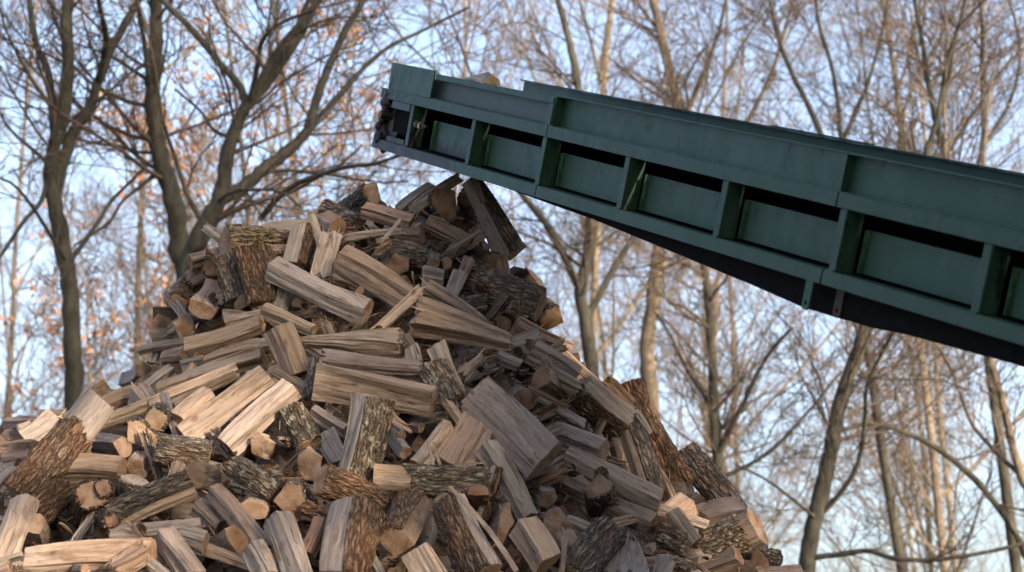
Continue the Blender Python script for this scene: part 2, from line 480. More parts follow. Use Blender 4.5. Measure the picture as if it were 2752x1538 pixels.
def add_bark(o, V, Nn, kidx, n2, NL, srange, bark, rng, closed, big, L):
    th = rng.uniform(0.006, 0.010)
    # contiguous run of samples, one more at the end
    ks = kidx + [(kidx[-1] + 1) % n2]
    i0 = int(round(srange[0] * (NL - 1))); i1 = int(round(srange[1] * (NL - 1)))
    if i1 - i0 < 2: return
    G = V[i0:i1 + 1][:, ks].copy()
    nn = Nn[ks]
    up = 2
    def dens(a, axis):
        n = a.shape[axis]
        src = np.linspace(0, n - 1, (n - 1) * up + 1)
        lo = np.clip(src.astype(int), 0, n - 2); f = src - lo
        A = np.take(a, lo, axis); B = np.take(a, lo + 1, axis)
        sh = [1] * a.ndim; sh[axis] = -1
        f = f.reshape(sh)
        return A * (1 - f) + B * f
    G = dens(dens(G, 0), 1)
    nn = dens(nn, 0)
    R, C = G.shape[:2]
    X = G[:, :, 0]
    Pm = np.linspace(0, 1, C)[None, :].repeat(R, 0)
    r2 = np.array([[rng.random() for _ in range(C)] for _ in range(R)])
    wv = sum(np.sin(2 * np.pi * (k * Pm) + a * np.sin(X * b + p)) for k, a, b, p in
             [(rng.uniform(3, 6), 1.5, rng.uniform(20, 40), rng.uniform(0, 6)), (rng.uniform(6, 11), 2.2, rng.uniform(30, 60), rng.uniform(0, 6)), (rng.uniform(2, 5), 2.0, rng.uniform(12, 30), rng.uniform(0, 6))])
    ridge = 1 - np.abs(np.tanh(wv))            # deep lines between plates
    H = th * (1.0 - 0.55 * ridge + 0.32 * (r2 - .5))
    edge = np.ones((R, C))
    if not closed:
        edge[:, 0] = .35; edge[:, -1] = .35
    H = H * edge
    out = G.copy()
    out[:, :, 1] += nn[None, :, 0] * H; out[:, :, 2] += nn[None, :, 1] * H
    inn = G.copy()
    inn[:, :, 1] -= nn[None, :, 0] * .003; inn[:, :, 2] -= nn[None, :, 1] * .003
    for row, s, sg in ((0, srange[0], 1), (R - 1, srange[1], -1)):
        tear = 0.010 if (0.02 < s < 0.98) else 0.0025
        sh = np.array([rng.uniform(-1, 1) for _ in range(C)]) * tear
        sh += tear * 1.6 * np.sin(np.linspace(0, rng.uniform(4, 9), C) + rng.uniform(0, 6)) * (1 if tear > .005 else .3)
        out[row, :, 0] += sh; inn[row, :, 0] += sh
        if row == 0: out[1, :, 0] = np.maximum(out[1, :, 0], out[0, :, 0] + .001); inn[1, :, 0] = out[1, :, 0]
        else: out[R - 2, :, 0] = np.minimum(out[R - 2, :, 0], out[R - 1, :, 0] - .001); inn[R - 2, :, 0] = out[R - 2, :, 0]
    vs = np.concatenate([out.reshape(-1, 3), inn.reshape(-1, 3)])
    q = R * C
    fs = []
    for i in range(R - 1):
        for k in range(C - 1):
            a = i * C + k
            fs.append((a, a + 1, a + C + 1, a + C))
            fs.append((q + a, q + a + C, q + a + C + 1, q + a + 1))
    for k in range(C - 1):
        fs.append((k + 1, k, q + k, q + k + 1))
        a = (R - 1) * C + k
        fs.append((a, a + 1, q + a + 1, q + a))
    for i in range(R - 1):
        a = i * C
        fs.append((a, a + C, q + a + C, q + a))
        a = i * C + C - 1
        fs.append((a + C, a, q + a, q + a + C))
    b = mesh_obj('bark', vs, fs, M_BARK[bark], smooth=True, sharp=55)
    b.parent = o
    c = BARKCOL[bark]; hv = rng.uniform(.8, 1.25)
    b.color = (c[0] * hv, c[1] * hv, c[2] * hv, 1)

def place(ax, ay, bx, by, w, kind, r, tau, lift, col, bark, seed, srange=(0, 1), big=None, ragged=0.0, thick=1.0, d0=None, **kw):
    wA, wB = w if isinstance(w, tuple) else (w, w)
    mx, my = (ax + bx) / 2, (ay + by) / 2
    px = math.hypot(bx - ax, by - ay)
    if tau:
        near = (bx, by) if tau > 0 else (ax, ay)
        if 8 < abs(tau) < 35: tau *= 1.35
        if abs(tau) < 35 and not d0: near = (near[0] * .4 + mx * .6, near[1] * .4 + my * .6)
        dn = (d0 if d0 else surf(*near)) - lift * .01
        lm = px * dn / FPX
        a = abs(tau)
        if a < 35: dn -= lm * math.tan(math.radians(a)) * .3
        if a >= 35 and a > 34: ext = math.sqrt(max(.02, .36 ** 2 - lm * lm))
        else: ext = lm * math.tan(math.radians(a))
        dB, dA = (dn, dn + ext) if tau > 0 else (dn + ext, dn)
    else:
        dm = (d0 if d0 else surf(mx, my)) - lift * .01
        sA, sB = surf(ax, ay), surf(bx, by)
        g = max(-.22, min(.22, (sB - sA) * .55))
        if d0: g = 0
        dA, dB = dm - g / 2, dm + g / 2
    A3, B3 = at(ax, ay, dA), at(bx, by, dB)
    sx, sy = bx - ax, by - ay
    ux, uy = sy, -sx                       # perpendicular on screen (y down)
    if abs(sy) > 2.2 * abs(sx):            # near-vertical: +u to the right
        if ux < 0: ux, uy = -ux, -uy
    elif uy > 0: ux, uy = -ux, -uy         # otherwise +u upwards
    q = math.hypot(ux, uy) or 1
    uvec = RIGHT * (ux / q) - UPV * (uy / q)
    if big is None: big = max(wA, wB) >= 58
    return make_log(A3, B3, uvec, wA * dA / FPX, wB * dB / FPX, kind, r, WCOL[col], bark, srange, seed, big, ragged, thick, calm=.4 if abs(tau) >= 35 else 1.0, **kw)
LOGS = '''
782 664 606 654 88 B .1 20 14 T m | thick mossy log with a crusty pale end, topmost on the left shoulder | K=mossy log
612 680 512 706 46 R .1 20 5 O -
676 672 706 818 84 B .1 15 13 D b | upright chunk of dark brown cracked bark under the mossy log | K=cracked brown bark chunk
596 688 640 805 54 B .2 10 13 G k
592 740 545 825 74 F .1 48 12 N - | pinkish split log end-on with a rounded orange sawn end | K=rounded orange-ended log
540 768 480 812 60 B .2 50 6 O b | brown arched log end on the left edge of the heap
600 735 565 722 46 N .1 60 4 T b
730 722 985 838 76 R .08 18 16 P - | long clean straw-coloured log lying diagonally below the summit | K=long straw-coloured diagonal log
912 700 1108 818 88 R .22 10 11 T - | long tan log with an amber torn underside, lying above the straw-coloured one | K=long tan log
893 628 862 742 56 F .1 0 12 P - | short upright straw-coloured split standing beside the long tan log | ragged
818 612 790 712 62 M .12 0 9 G b | short upright log, pale grey face and dark bark edge, beneath the summit
790 672 733 678 38 R .1 10 4 T -
848 590 903 615 74 R .1 42 8 O - | pyramid-shaped orange log end with a grey side | K=pyramid-shaped log end
872 560 965 598 42 B .1 0 1 D k
930 575 1000 522 64 B .3 42 6 T k | hump-backed log end sticking up at the top left of the summit | K=hump-backed summit log
975 565 1105 602 50 R .1 0 9 T -
1232 480 1112 562 24/34 T .1 0 12 G - | long grey splinter-ended slab jutting up steeply at the summit | ragged
1165 505 1075 572 44 R .1 0 6 G -
1145 600 1192 550 88 B .1 50 10 D k | big rounded dark log end at the summit under the conveyor | K=big rounded summit log
1275 575 1256 532 56 N 0 65 5 G k
1262 484 1374 686 52/88 M .0 8 17 G k | big bark-backed log leaning steeply beneath the conveyor | K=steeply leaning bark-backed log
1266 452 1298 545 16 T .1 0 26 D -
1145 600 1262 655 50 R .1 0 5 T -
1062 630 1132 636 44 R .1 25 9 D -
930 640 1078 622 20 T .1 0 12 G - | | ragged
1022 652 1076 590 9 T .1 0 18 G - | thin grey twig-like stick lying across the upper logs
1055 668 1145 690 48 B .1 0 6 D k
1050 665 1064 712 76 R .1 58 7 D -
1150 655 1162 708 40 R .1 30 6 G -
1172 696 1200 708 38 R .1 60 6 T -
1262 695 1240 745 34 R .1 20 8 D -
1228 690 1322 712 74 B .1 30 5 D k | dark bark log with a rough pink end, tucked under the leaning log | K=pink-ended dark log
1345 690 1355 757 38 F .1 15 5 T -
1135 742 1192 752 50 F .1 0 5 G -
1240 752 1452 822 84 B .1 12 12 D k | long dark furrowed bark log lying across the right shoulder | K=long dark furrowed log
1440 830 1480 855 72 B .1 52 7 O k | half-round brown log end poking out at the right shoulder
1300 860 1392 838 62 R .1 26 12 T - | | ragged
1240 828 1300 815 46 B .1 0 8 D k
1118 850 1370 918 100/54 R -.12 0 14 T - | broad torn split log with grey lower face and amber top | K=broad torn split log | ragged
1142 780 1300 872 66/30 R .1 0 11 T - | | ragged
1385 882 1532 948 64 F .1 0 6 N k | pink-grey plank-like split on the right outline of the heap
1428 942 1550 1012 66 R .2 0 10 G - | grey split log with black cracks on the right slope | K=black-cracked grey log
1455 995 1552 1046 48 R .1 0 7 G - | | ragged
1535 1075 1458 1018 66 R .1 35 11 D - | squared tan-brown log end facing out of the right slope | K=squared tan-brown log end
1335 955 1397 982 40 R .1 0 8 G -
1245 1008 1290 958 42/26 R .1 0 8 T - | | ragged
1172 928 1246 1072 58/24 F .1 0 13 P - | pale curved split narrowing downwards, right of the block with grey sides | K=pale narrowing split
1160 985 1218 1088 78 B .1 0 10 D l | stubby dark log of lumpy lichened bark in the middle of the heap | K=lumpy lichened stub
1105 932 1135 1028 40 F .1 0 6 G -
1088 905 1117 948 34 R .1 0 5 T -
1470 920 1624 1057 40 T .1 0 3 N - | long pinkish strip slanting down the right outline | K=long pinkish strip
1340 1035 1395 1082 80 B .1 45 9 D - | smooth brown log with a rounded sawn end on the right slope
1420 1042 1522 1094 16 T .1 0 14 D -
1272 1055 1462 1238 128 F .3 22 18 N k | widest split log, broad pinkish-grey face and honey-coloured end | K=widest pinkish-grey log
1440 1082 1562 1152 58 m .1 0 6 G k
1430 1142 1622 1214 70 R .2 22 9 G - | dusky grey log with a pale fuzzy sawn end | K=dusky grey log
1565 1045 1678 1143 88 m .05 0 10 G b | jagged log, whitish torn face above dark brown bark, on the right slope | K=jagged whitish log | ragged
1622 1038 1688 1100 60 R .1 0 7 O - | | ragged
1688 1032 1832 1312 74 B .0 0 9 D b | long curved slab of brown bark running down the right outline | K=long curved bark slab
1700 1108 1740 1168 36 R .1 0 12 G -
1680 1158 1742 1332 88 M .1 0 8 D k
1512 1236 1770 1356 86 R .22 10 16 G - | long weathered grey log lying across the lower right slope | K=long weathered grey log
1492 1292 1755 1402 48 R .1 20 9 T -
1628 1430 1610 1312 74 B .1 40 20 O k | dark log with an amber sawn tip and a knobbly point | K=amber-tipped dark log
1614 1292 1618 1268 22 N 0 0 18 D b
1805 1375 1870 1457 40 F .1 0 12 G -
1760 1262 1815 1372 32 R .1 0 9 O - | narrow orange splinter wedged beside the curved bark slab | | ragged
1838 1215 1980 1395 76 B .1 0 4 D k | rough grey bark slab on the lower right outline | K=rough grey bark slab
1880 1405 1985 1380 92 R .1 0 7 D - | smooth dark brown chunk behind the lichen-spotted log
1845 1370 1862 1382 34 R .1 60 10 O -
1838 1502 2035 1414 100 B .1 14 34 T l S=.0:.82 | lichen-spotted log with a bare tan end at the lower right corner of the heap | K=lichen-spotted log
1880 1545 1985 1497 52 R .1 20 19 T -
1985 1535 2038 1512 62 R .1 40 14 O -
2040 1500 2088 1500 40 B .1 0 8 D k
2030 1550 2145 1542 52 R .1 0 12 N -
1760 1430 1835 1462 56 B .1 0 11 D l
1755 1428 1742 1478 32 R .1 30 10 T -
1640 1428 1540 1545 84 B .2 0 16 G k | flat-lying grey bark log at the bottom edge, below the amber-tipped one | K=flat grey bark log
1690 1458 1682 1550 50/120 F .1 0 19 G - | frayed fan-shaped pale grey split at the bottom edge | K=frayed fan-shaped split | ragged
1790 1502 1775 1548 54 R .1 0 15 G -
1755 1370 1775 1402 48 R .1 60 8 O -
1425 1292 1470 1338 64 R .1 42 9 G - | small grey log end like a blunt wedge under the widest log
1305 1200 1420 1392 66 R .15 0 13 G - | tall grey split log leaning beside the thin long splinter | K=tall grey leaning split
1292 1432 1286 1326 56 F .1 28 16 O - | upright orange split with a pale slanting top | K=upright orange split
1330 1400 1355 1408 104 B .1 60 18 T - | oval pale sawn end standing on its point | thick=.5 | K=oval sawn end
1405 1412 1470 1515 92 R .0 24 17 P - | two-faced block, pale one side and grey the other, at the bottom edge | K=two-faced block
1462 1412 1486 1418 112 B .1 58 12 N - | rounded pinkish-brown log end beside the two-faced block
1518 1405 1592 1432 44 R .1 0 12 G -
1515 1432 1548 1502 46 R .1 0 12 T - | | ragged
1518 1442 1508 1542 16 T .1 0 16 T -
1208 1308 1388 1535 13 T .1 0 25 P - | long thin pale splinter slanting down to the bottom edge | K=long thin pale splinter
1205 1352 1300 1550 108 m .28 0 15 P b | wide bark-covered log with a pale split edge at the bottom edge | K=wide bark-covered log
1118 1478 1172 1560 74 F .1 0 20 P - | whitish slab with a saw-cut top corner at the bottom edge
1132 1328 1066 1452 104 M -.05 36 14 O b | orange-ended log with a ragged grey face and brown bark | K=orange-ended grey log
1005 1280 1312 1302 78 B .2 0 14 T l S=.3:.97 | level log, bare tan third and then lichened bark | K=half-bare level log
1000 1065 952 1285 106 M -.12 4 19 G l | tall upright log, pale grey face and lichened bark | K=tall upright lichened log
1022 1358 862 1286 86 B .1 24 17 P b | stout brown-barked log with a pale striped sawn end | K=pale-ended brown log
965 1365 925 1560 140 M -.1 0 15 G b | massive upright log, grey-pink face and flaky brown bark, at the bottom edge | K=massive upright bottom log
875 1240 838 1248 86 R .1 58 12 O - | orange quarter-round log end beside the tall upright lichened log | K=orange quarter-round end
850 1332 790 1348 98 B .1 48 13 O k | rusty orange sawn end with charcoal bark on its side | K=rusty orange sawn end
692 1348 680 1370 72 B .1 62 11 T -
572 1318 705 1482 62 R .1 0 16 T - | narrow tan split with dark grain lines slanting to the bottom edge | K=narrow tan slanting split
745 1395 802 1560 92 R .15 0 19 G - | grey two-faced split with a pinkish crest at the bottom edge | K=grey split with a pinkish crest
862 1398 825 1492 50 R .1 0 11 O -
565 1488 628 1458 94 F .1 38 15 T - | squat log with an orange rounded end and grey cut corner
680 1468 722 1555 72 R .1 0 14 G -
622 1248 738 1328 48 B .1 0 12 T l | flaky pale-barked stick with a pale green lichen tuft | K=flaky pale-barked stick
790 1200 700 1195 64 R .1 40 11 P - | pale arrowhead-shaped sawn end in the middle left of the heap | K=pale arrowhead-shaped end
778 1100 830 1190 58/66 B .1 18 13 O l | thick lichen-grey branch piece with an orange cut base | K=lichen-grey branch piece
838 1108 928 1158 44 R .1 0 10 N -
872 1165 912 1240 58 F .1 0 9 N -
785 1042 612 1202 72 R .1 12 15 P - | long straw-coloured log with a bluish upper face, slanting down left | K=long bluish-topped log
850 1024 1162 1082 98 R .40 0 20 N - | big squared log with a broad ruddy face across the middle of the heap | K=big ruddy squared log
868 978 1128 1000 74 R .15 0 12 T - | torn amber and grey log lying just behind the big ruddy squared one | | ragged
850 968 828 1075 24 B .1 0 16 D k
742 1005 828 1056 42 R .1 0 10 N -
745 882 802 1008 82 R .0 8 17 T - | short thick tan log leaning over the middle left, dark crack down its face | K=short thick tan log
708 832 842 890 42 R .25 0 13 P - | small straw-coloured stick log just beneath the long straw-coloured one | K=small straw-coloured stick log
702 868 500 935 56 R -.1 0 14 P - | long wavy pale log on the left shoulder | K=long wavy pale log
608 868 702 850 42 R .1 0 7 T -
562 888 500 882 78 B .1 45 8 T - | fan-grained round tan log end at the left outline | K=fan-grained round end
472 862 440 876 68 R .1 50 6 D k | dusky brown log end at the left outline
695 825 652 815 50 R .1 30 8 T -
600 845 662 850 28 T .1 0 8 D -
762 762 740 842 66 R .1 0 6 G - | | ragged
900 848 872 880 72 B .1 45 6 T b
810 918 1070 925 30/84 R .1 0 13 T - | knotty frayed log swelling to a knot under the long straw-coloured one | K=knotty frayed log | ragged
880 946 1062 952 28 T .1 0 9 D -
812 925 882 962 46 R .1 0 8 G -
678 930 724 925 38 R .1 0 9 G -
705 930 552 978 46 R .1 0 8 T -
708 962 428 1052 62 R .1 0 9 T - | very long tan log fanning left from the middle of the heap | K=very long tan log
546 972 490 990 38 F .1 0 12 G -
497 955 443 966 50 R .1 0 9 T -
432 925 412 978 40 R .1 0 5 G -
340 1030 385 1000 62 R .1 40 8 O - | bright orange-tan block at the left outline | K=bright orange-tan block
465 998 388 1062 52 R .1 0 8 G -
640 998 372 1112 46/62 R .1 0 12 P - | long pale log fanning down left with a ragged edge | K=long pale fanning log
635 1008 470 1092 26 T .1 0 15 D -
565 1058 482 1132 62 R .1 0 14 P -
718 1008 492 1172 66 F .1 0 17 N - | long smooth pink plank-like log fanning down left | K=long pink plank-like log
468 1112 418 1128 66 N 0 28 17 P l | short birch-like round log with pale peeling bark | K=birch-like round log
400 1158 382 1168 92 B .1 58 18 P k | pale wedge-shaped sawn end beside the birch-like log | thick=.8 | K=pale wedge-shaped end
212 1205 328 1203 74 R .2 28 15 D - | dark ridged log with a pale three-cornered sawn end | K=dark ridged log
398 1088 225 1152 46 R .1 0 12 P -
392 1052 282 1088 50 R .1 0 8 T - | | ragged
268 1072 48 1330 100 B .1 14 30 G b S=.30:1 | long log reaching the left edge, bare grey top and flaky brown bark below | K=long flaky-barked left log
152 1122 65 1182 62 F .1 0 12 G -
106 1138 14 1142 38 T .1 0 6 G - | thin grey board sticking out at the left edge
98 1215 8 1228 68 F .1 0 8 N b
45 1262 -10 1315 44 R .1 0 12 G -
125 1272 330 1272 92 R .05 18 14 T - | honey-coloured thick log beside the long flaky-barked one | K=honey-coloured thick log
402 1235 368 1258 66 R .1 52 13 O -
422 1208 562 1228 76 B .1 -8 16 D k | short dark log of knobbly grey bark | K=short knobbly dark log
352 1345 362 1292 74 B .1 25 15 W k | charcoal log with an oval snow-white sawn top | thick=.8 | K=white-topped charcoal log
515 1302 300 1402 80 M -.1 0 15 T k | long half-barked log slanting down left | K=long half-barked log
638 1292 528 1276 76 B .1 38 15 D - | brown log with a rounded tan sawn end
205 1452 245 1330 88 N .1 30 20 P b | forked stump of flaky brown bark with a two-lobed pale cut | K=forked brown stump
242 1372 278 1312 46 N .1 30 21 N b
192 1312 90 1395 62 B .1 0 14 D b
262 1385 300 1400 38 N .1 30 21 D b
542 1416 298 1442 50 R .1 0 12 T - | grey-brown level log in the dark hollow at the lower left | K=grey-brown level log
532 1358 592 1412 62 R .1 0 11 D -
66 1345 -5 1545 84 R .1 0 24 P - | broad pale log running off the lower left corner
112 1490 88 1412 84 R .1 42 22 P - | stubby block with a cream sawn top, near the lower left corner | K=cream-topped block
408 1486 72 1508 78 R -.2 0 25 P k | long level cream log along the bottom edge | K=long level cream log
388 1482 308 1535 66 R .1 0 28 O - | | ragged
438 1438 522 1555 80 R .1 0 22 N - | stout pinkish-tan log slanting to the bottom edge
482 1440 550 1462 66 R .1 0 16 G -
400 1522 442 1555 46 R .1 0 20 G -
0 1512 60 1492 26 T .1 0 26 P -
-5 1540 28 1526 38 R .1 0 27 O -
188 1548 228 1532 36 R .1 30 30 P -
1030 1135 1086 1215 42 R .1 28 12 G -
1040 1112 1090 1152 22 T .1 0 13 P - | | ragged
1062 1158 1076 1172 36 R .1 50 10 T -
1208 1145 1118 1250 50 R .1 0 13 P - | pale split forked at its top beneath the big ruddy squared log
1282 1138 1215 1258 96 F .1 0 11 N - | broad pinkish split with frayed strips beside the widest log
1152 1188 1166 1256 8 T .1 0 20 P -
1166 1190 1186 1258 9 T .1 0 20 T -
1230 1245 1298 1246 5 T .1 0 20 O -
1360 1215 1400 1322 8 T .1 0 19 D -
1202 1085 1236 1132 26 R .1 0 11 P - | | ragged
1112 1140 1130 1150 30 R .1 50 8 T -
'''
_fr = random.Random(3)
FILL = []
_y = 640
while _y < 1560:
    _x = max(interp(LEFT, _y - 40) + 75, -40)
    while _x < interp(RGHT, _y - 40) - 75:
        FILL.append((_x + _fr.uniform(-30, 30), _y + _fr.uniform(-20, 20)))
        _x += 165
    _y += 108
ADDED_PINES = 22

FILL2 = []
_y = 660
while _y < 1540:
    _x = max(interp(LEFT, _y - 30) + 50, 10) + (_y % 3) * 30
    while _x < interp(RGHT, _y - 30) - 50:
        FILL2.append((_x + _fr.uniform(-45, 45), _y + _fr.uniform(-30, 30)))
        _x += 200
    _y += 92

HIDDEN = {189, 192, 197, 199, 205, 207, 212, 213, 216, 219, 222, 225, 230, 231, 232, 235, 241, 242, 244, 247, 249, 250, 251, 255, 256, 259, 264, 266, 274, 276, 285, 298, 299, 303, 307, 310, 316, 322, 327, 329, 331}
DEV = 0

specs = []
for ln in LOGS.strip().split('\n'):
    bits = [b.strip() for b in ln.split('|')]
    f = bits[0].split()
    o = dict(a=(float(f[0]), float(f[1])), b=(float(f[2]), float(f[3])))
    ws = f[4].split('/')
    o['w'] = (float(ws[0]), float(ws[-1]))
    o['kind'], o['r'], o['tau'], o['lift'], o['col'] = f[5], float(f[6]), float(f[7]), float(f[8]), f[9]
    o['bark'] = f[10] if len(f) > 10 else '-'
    o['sr'] = (0.0, 1.0)
    for x in f[11:]:
        if x.startswith('S='): o['sr'] = tuple(float(v) for v in x[2:].split(':'))
    o['label'] = bits[1] if len(bits) > 1 and bits[1] else None
    o['key'] = None; o['ragged'] = 0.0; o['thick'] = 1.0
    for x in bits[2:]:
        if x.startswith('K='): o['key'] = x[2:]
        elif x == 'ragged': o['ragged'] = 0.02
        elif x.startswith('thick='): o['thick'] = float(x[6:])
    o['c'] = ((o['a'][0] + o['b'][0]) / 2, (o['a'][1] + o['b'][1]) / 2)
    specs.append(o)

# small split logs glimpsed in the gaps, lying a hand's breadth deeper in the heap
frng = random.Random(11)
for (fx, fy) in FILL:
    a = frng.choice([frng.uniform(-.6, .6), frng.uniform(-.6, .6), frng.uniform(.5, 1.4), frng.uniform(-1.4, -.5)])
    hl = frng.uniform(95, 140)
    endon = frng.random() < .3
    o = dict(a=(fx - math.cos(a) * hl, fy + math.sin(a) * hl), b=(fx + math.cos(a) * hl, fy - math.sin(a) * hl),
             kind=frng.choice('RRRRFFRRM'), r=frng.uniform(-.2, .25), tau=0, lift=frng.uniform(-14, -7),
             col=frng.choice('TGDNTGDDT'), bark=frng.choice('kbkl'), sr=(0, 1), label=None, key=None, ragged=frng.choice([0, 0, .02]), thick=1.0, fill=True)  # colours lean dark to deepen the shade in the gaps
    w = frng.uniform(58, 88); o['w'] = (w, w * frng.uniform(.8, 1.1))
    for key in 'ab':                      # keep inside the outline of the heap
        ex, ey = o[key]
        for _ in range(12):
            if interp(LEFT, ey - 38) + 34 < ex < interp(RGHT, ey - 38) - 34: break
            ex, ey = ex + (fx - ex) * .15, ey + (fy - ey) * .15
        o[key] = (ex, ey)
    if math.hypot(o['a'][0] - o['b'][0], o['a'][1] - o['b'][1]) < 50: continue
    if endon:
        o['a'] = (fx - math.cos(a) * 30, fy + math.sin(a) * 30 - 12); o['b'] = (fx, fy)
        o['tau'] = frng.uniform(45, 60); o['lift'] += 2
    o['c'] = (fx, fy)
    specs.append(o)

# small slivers and thin splits jammed in between the bigger ones
for (fx, fy) in FILL2:
    a = frng.uniform(-1.3, 1.3); hl = frng.uniform(38, 85)
    w = frng.uniform(20, 42)
    o = dict(a=(fx - math.cos(a) * hl, fy + math.sin(a) * hl), b=(fx + math.cos(a) * hl, fy - math.sin(a) * hl),
             kind=frng.choice('RRFTRM'), r=frng.uniform(-.25, .25), tau=frng.choice([0, 0, 15, -15]), lift=frng.uniform(3, 10),
             col=frng.choice('TGDPGNT'), bark=frng.choice('kb'), sr=(0, 1), label=None, key=None, ragged=frng.choice([0, .02]), thick=frng.uniform(.7, 1.1), fill=True)
    o['w'] = (w, w * frng.uniform(.5, 1.1)); o['c'] = (fx, fy)
    specs.append(o)

KEYS = [s for s in specs if s['key']]
used = set(s['label'] for s in specs if s['label'])
def looks(s):
    px = math.hypot(s['b'][0] - s['a'][0], s['b'][1] - s['a'][1])
    w = max(s['w'])
    if w < 12: return 'thin %s stick of wood' % WNAME[s['col']]
    size = 'slender' if w < 34 else 'small' if (px < 60 or w < 46) else 'stout' if w > 80 else 'long' if px > 170 else 'mid-sized'
    if s['kind'] in 'BN' and s['bark'] != '-': body = 'log of %s' % BARKNAME[s['bark']]
    elif s['kind'] in 'Mm' and s['bark'] != '-': body = '%s log edged with bark' % WNAME[s['col']]
    elif s['kind'] == 'T': body = '%s strip of wood' % WNAME[s['col']]
    else: body = '%s split log' % WNAME[s['col']]
    if s['ragged']: size += ' torn'
    if abs(s['tau']) >= 35: body += ' end-on'
    else:
        ang = math.degrees(math.atan2(abs(s['b'][1] - s['a'][1]), abs(s['b'][0] - s['a'][0])))
        body += ' lying level' if ang < 18 else ' standing steeply' if ang > 58 else ' aslant'
    return size + ' ' + body
def rel(s, k):
    dx, dy = s['c'][0] - k['c'][0], s['c'][1] - k['c'][1]
    if abs(dy) > abs(dx) * .8: return 'below' if dy > 0 else 'above'
    return 'beside'
for _i, s in enumerate(specs):
    if s['label'] or _i in HIDDEN: continue
    ks = sorted((k for k in KEYS if k is not s), key=lambda k: math.hypot(k['c'][0] - s['c'][0], k['c'][1] - s['c'][1]))
    lk = looks(s)
    if s.get('fill'): lk = lk.replace('split log', 'split').replace(' lying level', '').replace(' aslant', '').replace(' standing steeply', '') + ' deep'
    done = False
    for j in range(0, 9):
        cands = ['%s %s the %s' % (lk, rel(s, ks[j]), ks[j]['key'])] if j < 2 else []
        cands += ['%s between the %s and the %s' % (lk, ks[i]['key'], ks[j]['key']) for i in range(j)]
        for c in cands:
            if c not in used and len(c.split()) <= 16:
                s['label'] = c; used.add(c); done = True; break
        if done: break
    if not done: s['label'] = lk + ' in the firewood heap'

GROUP = 'split firewood logs in the heap'
for i, s in enumerate(specs):
    if i in HIDDEN: continue                 # wholly behind the others
    o = place(*s['a'], *s['b'], s['w'], s['kind'], s['r'], s['tau'], s['lift'], s['col'], s['bark'], 100 + i,
              srange=s['sr'], ragged=s['ragged'], thick=s['thick'], bend=.5 if s.get('fill') else 1.0)
    tag(o, s['label'], 'firewood log', GROUP)
    if DEV: o['idx'] = i

# everything buried under the outer logs: too many to count, one mass
def buried():
    rng = random.Random(5)
    V, F = [], []
    def prism(A3, B3, w, h):
        ax = (B3 - A3).normalized()
        u = ax.cross(Vector((rng.uniform(-1, 1), rng.uniform(-1, 1), rng.uniform(-1, 1)))).normalized()
        v = ax.cross(u)
        c = [(-.5, -.3), (.45, -.35), (.5, .1), (.05, .5), (-.45, .2)]
        b = len(V)
        for P in (A3, B3):
            for (p, q) in c:
                V.append(P + u * (p * w + rng.uniform(-.004, .004)) + v * (q * h + rng.uniform(-.004, .004)))
        for k in range(5):
            k2 = (k + 1) % 5
            F.append((b + k, b + k2, b + 5 + k2, b + 5 + k))
        F.append((b + 4, b + 3, b + 2, b + 1, b)); F.append((b + 5, b + 6, b + 7, b + 8, b + 9))
    y = 600
    while y < 1760:
        xl, xr = interp(LEFT, y - 60) + 95, interp(RGHT, y - 60) - 95
        x = xl
        while x < xr:
            for dep in (.26, .36, .47):
                px, py = x + rng.uniform(-30, 30), y + rng.uniform(-20, 20)
                if py < 600: continue
                d = surf(px, py) + dep + rng.uniform(-.03, .03)
                C = at(px, py, d)
                a = rng.uniform(-1.2, 1.2)
                dv = Vector((math.cos(a), rng.uniform(-.4, .4), math.sin(a) * .8)).normalized() * rng.uniform(.09, .15)
                if y < 760: dv *= .6
                prism(C - dv, C + dv, rng.uniform(.07, .11), rng.uniform(.07, .1))
            x += 62
        y += 46
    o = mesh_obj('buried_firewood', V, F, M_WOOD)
    o.color = (.11, .08, .06, 1)  # darkened wood colour, puts the shade of the gaps into the tint
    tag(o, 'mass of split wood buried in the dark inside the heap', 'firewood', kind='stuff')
buried()

# the heap goes on below the frame and behind: a rough core of bark and broken wood
def heap_core():
    V, F = [], []
    rows, cols = 26, 64
    cx, cy = -0.15, 7.0
    rng = random.Random(8)
    for i in range(rows + 1):
        t = i / rows
        z = 3.15 * (1 - t)
        rx = (0.10 + 3.6 * t); ry = (0.05 + 3.0 * t)
        for k in range(cols):
            a = 2 * math.pi * k / cols
            n = rng.uniform(.93, 1.03)
            V.append((cx + math.cos(a) * rx * n, cy + math.sin(a) * ry * n, z + rng.uniform(-.03, .03)))
    for i in range(rows):
        for k in range(cols):
            k2 = (k + 1) % cols
            F.append((i * cols + k, i * cols + k2, (i + 1) * cols + k2, (i + 1) * cols + k))
    V.append((cx, cy, 3.22)); F += [(len(V) - 1, (k + 1) % cols, k) for k in range(cols)]
    return V, F
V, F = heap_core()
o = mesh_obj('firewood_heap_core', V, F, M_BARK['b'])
o.color = (.10, .075, .055, 1)  # dark tint stands in for shade deep in the heap
tag(o, 'compact core of the firewood heap under its outer logs', 'firewood', kind='stuff')

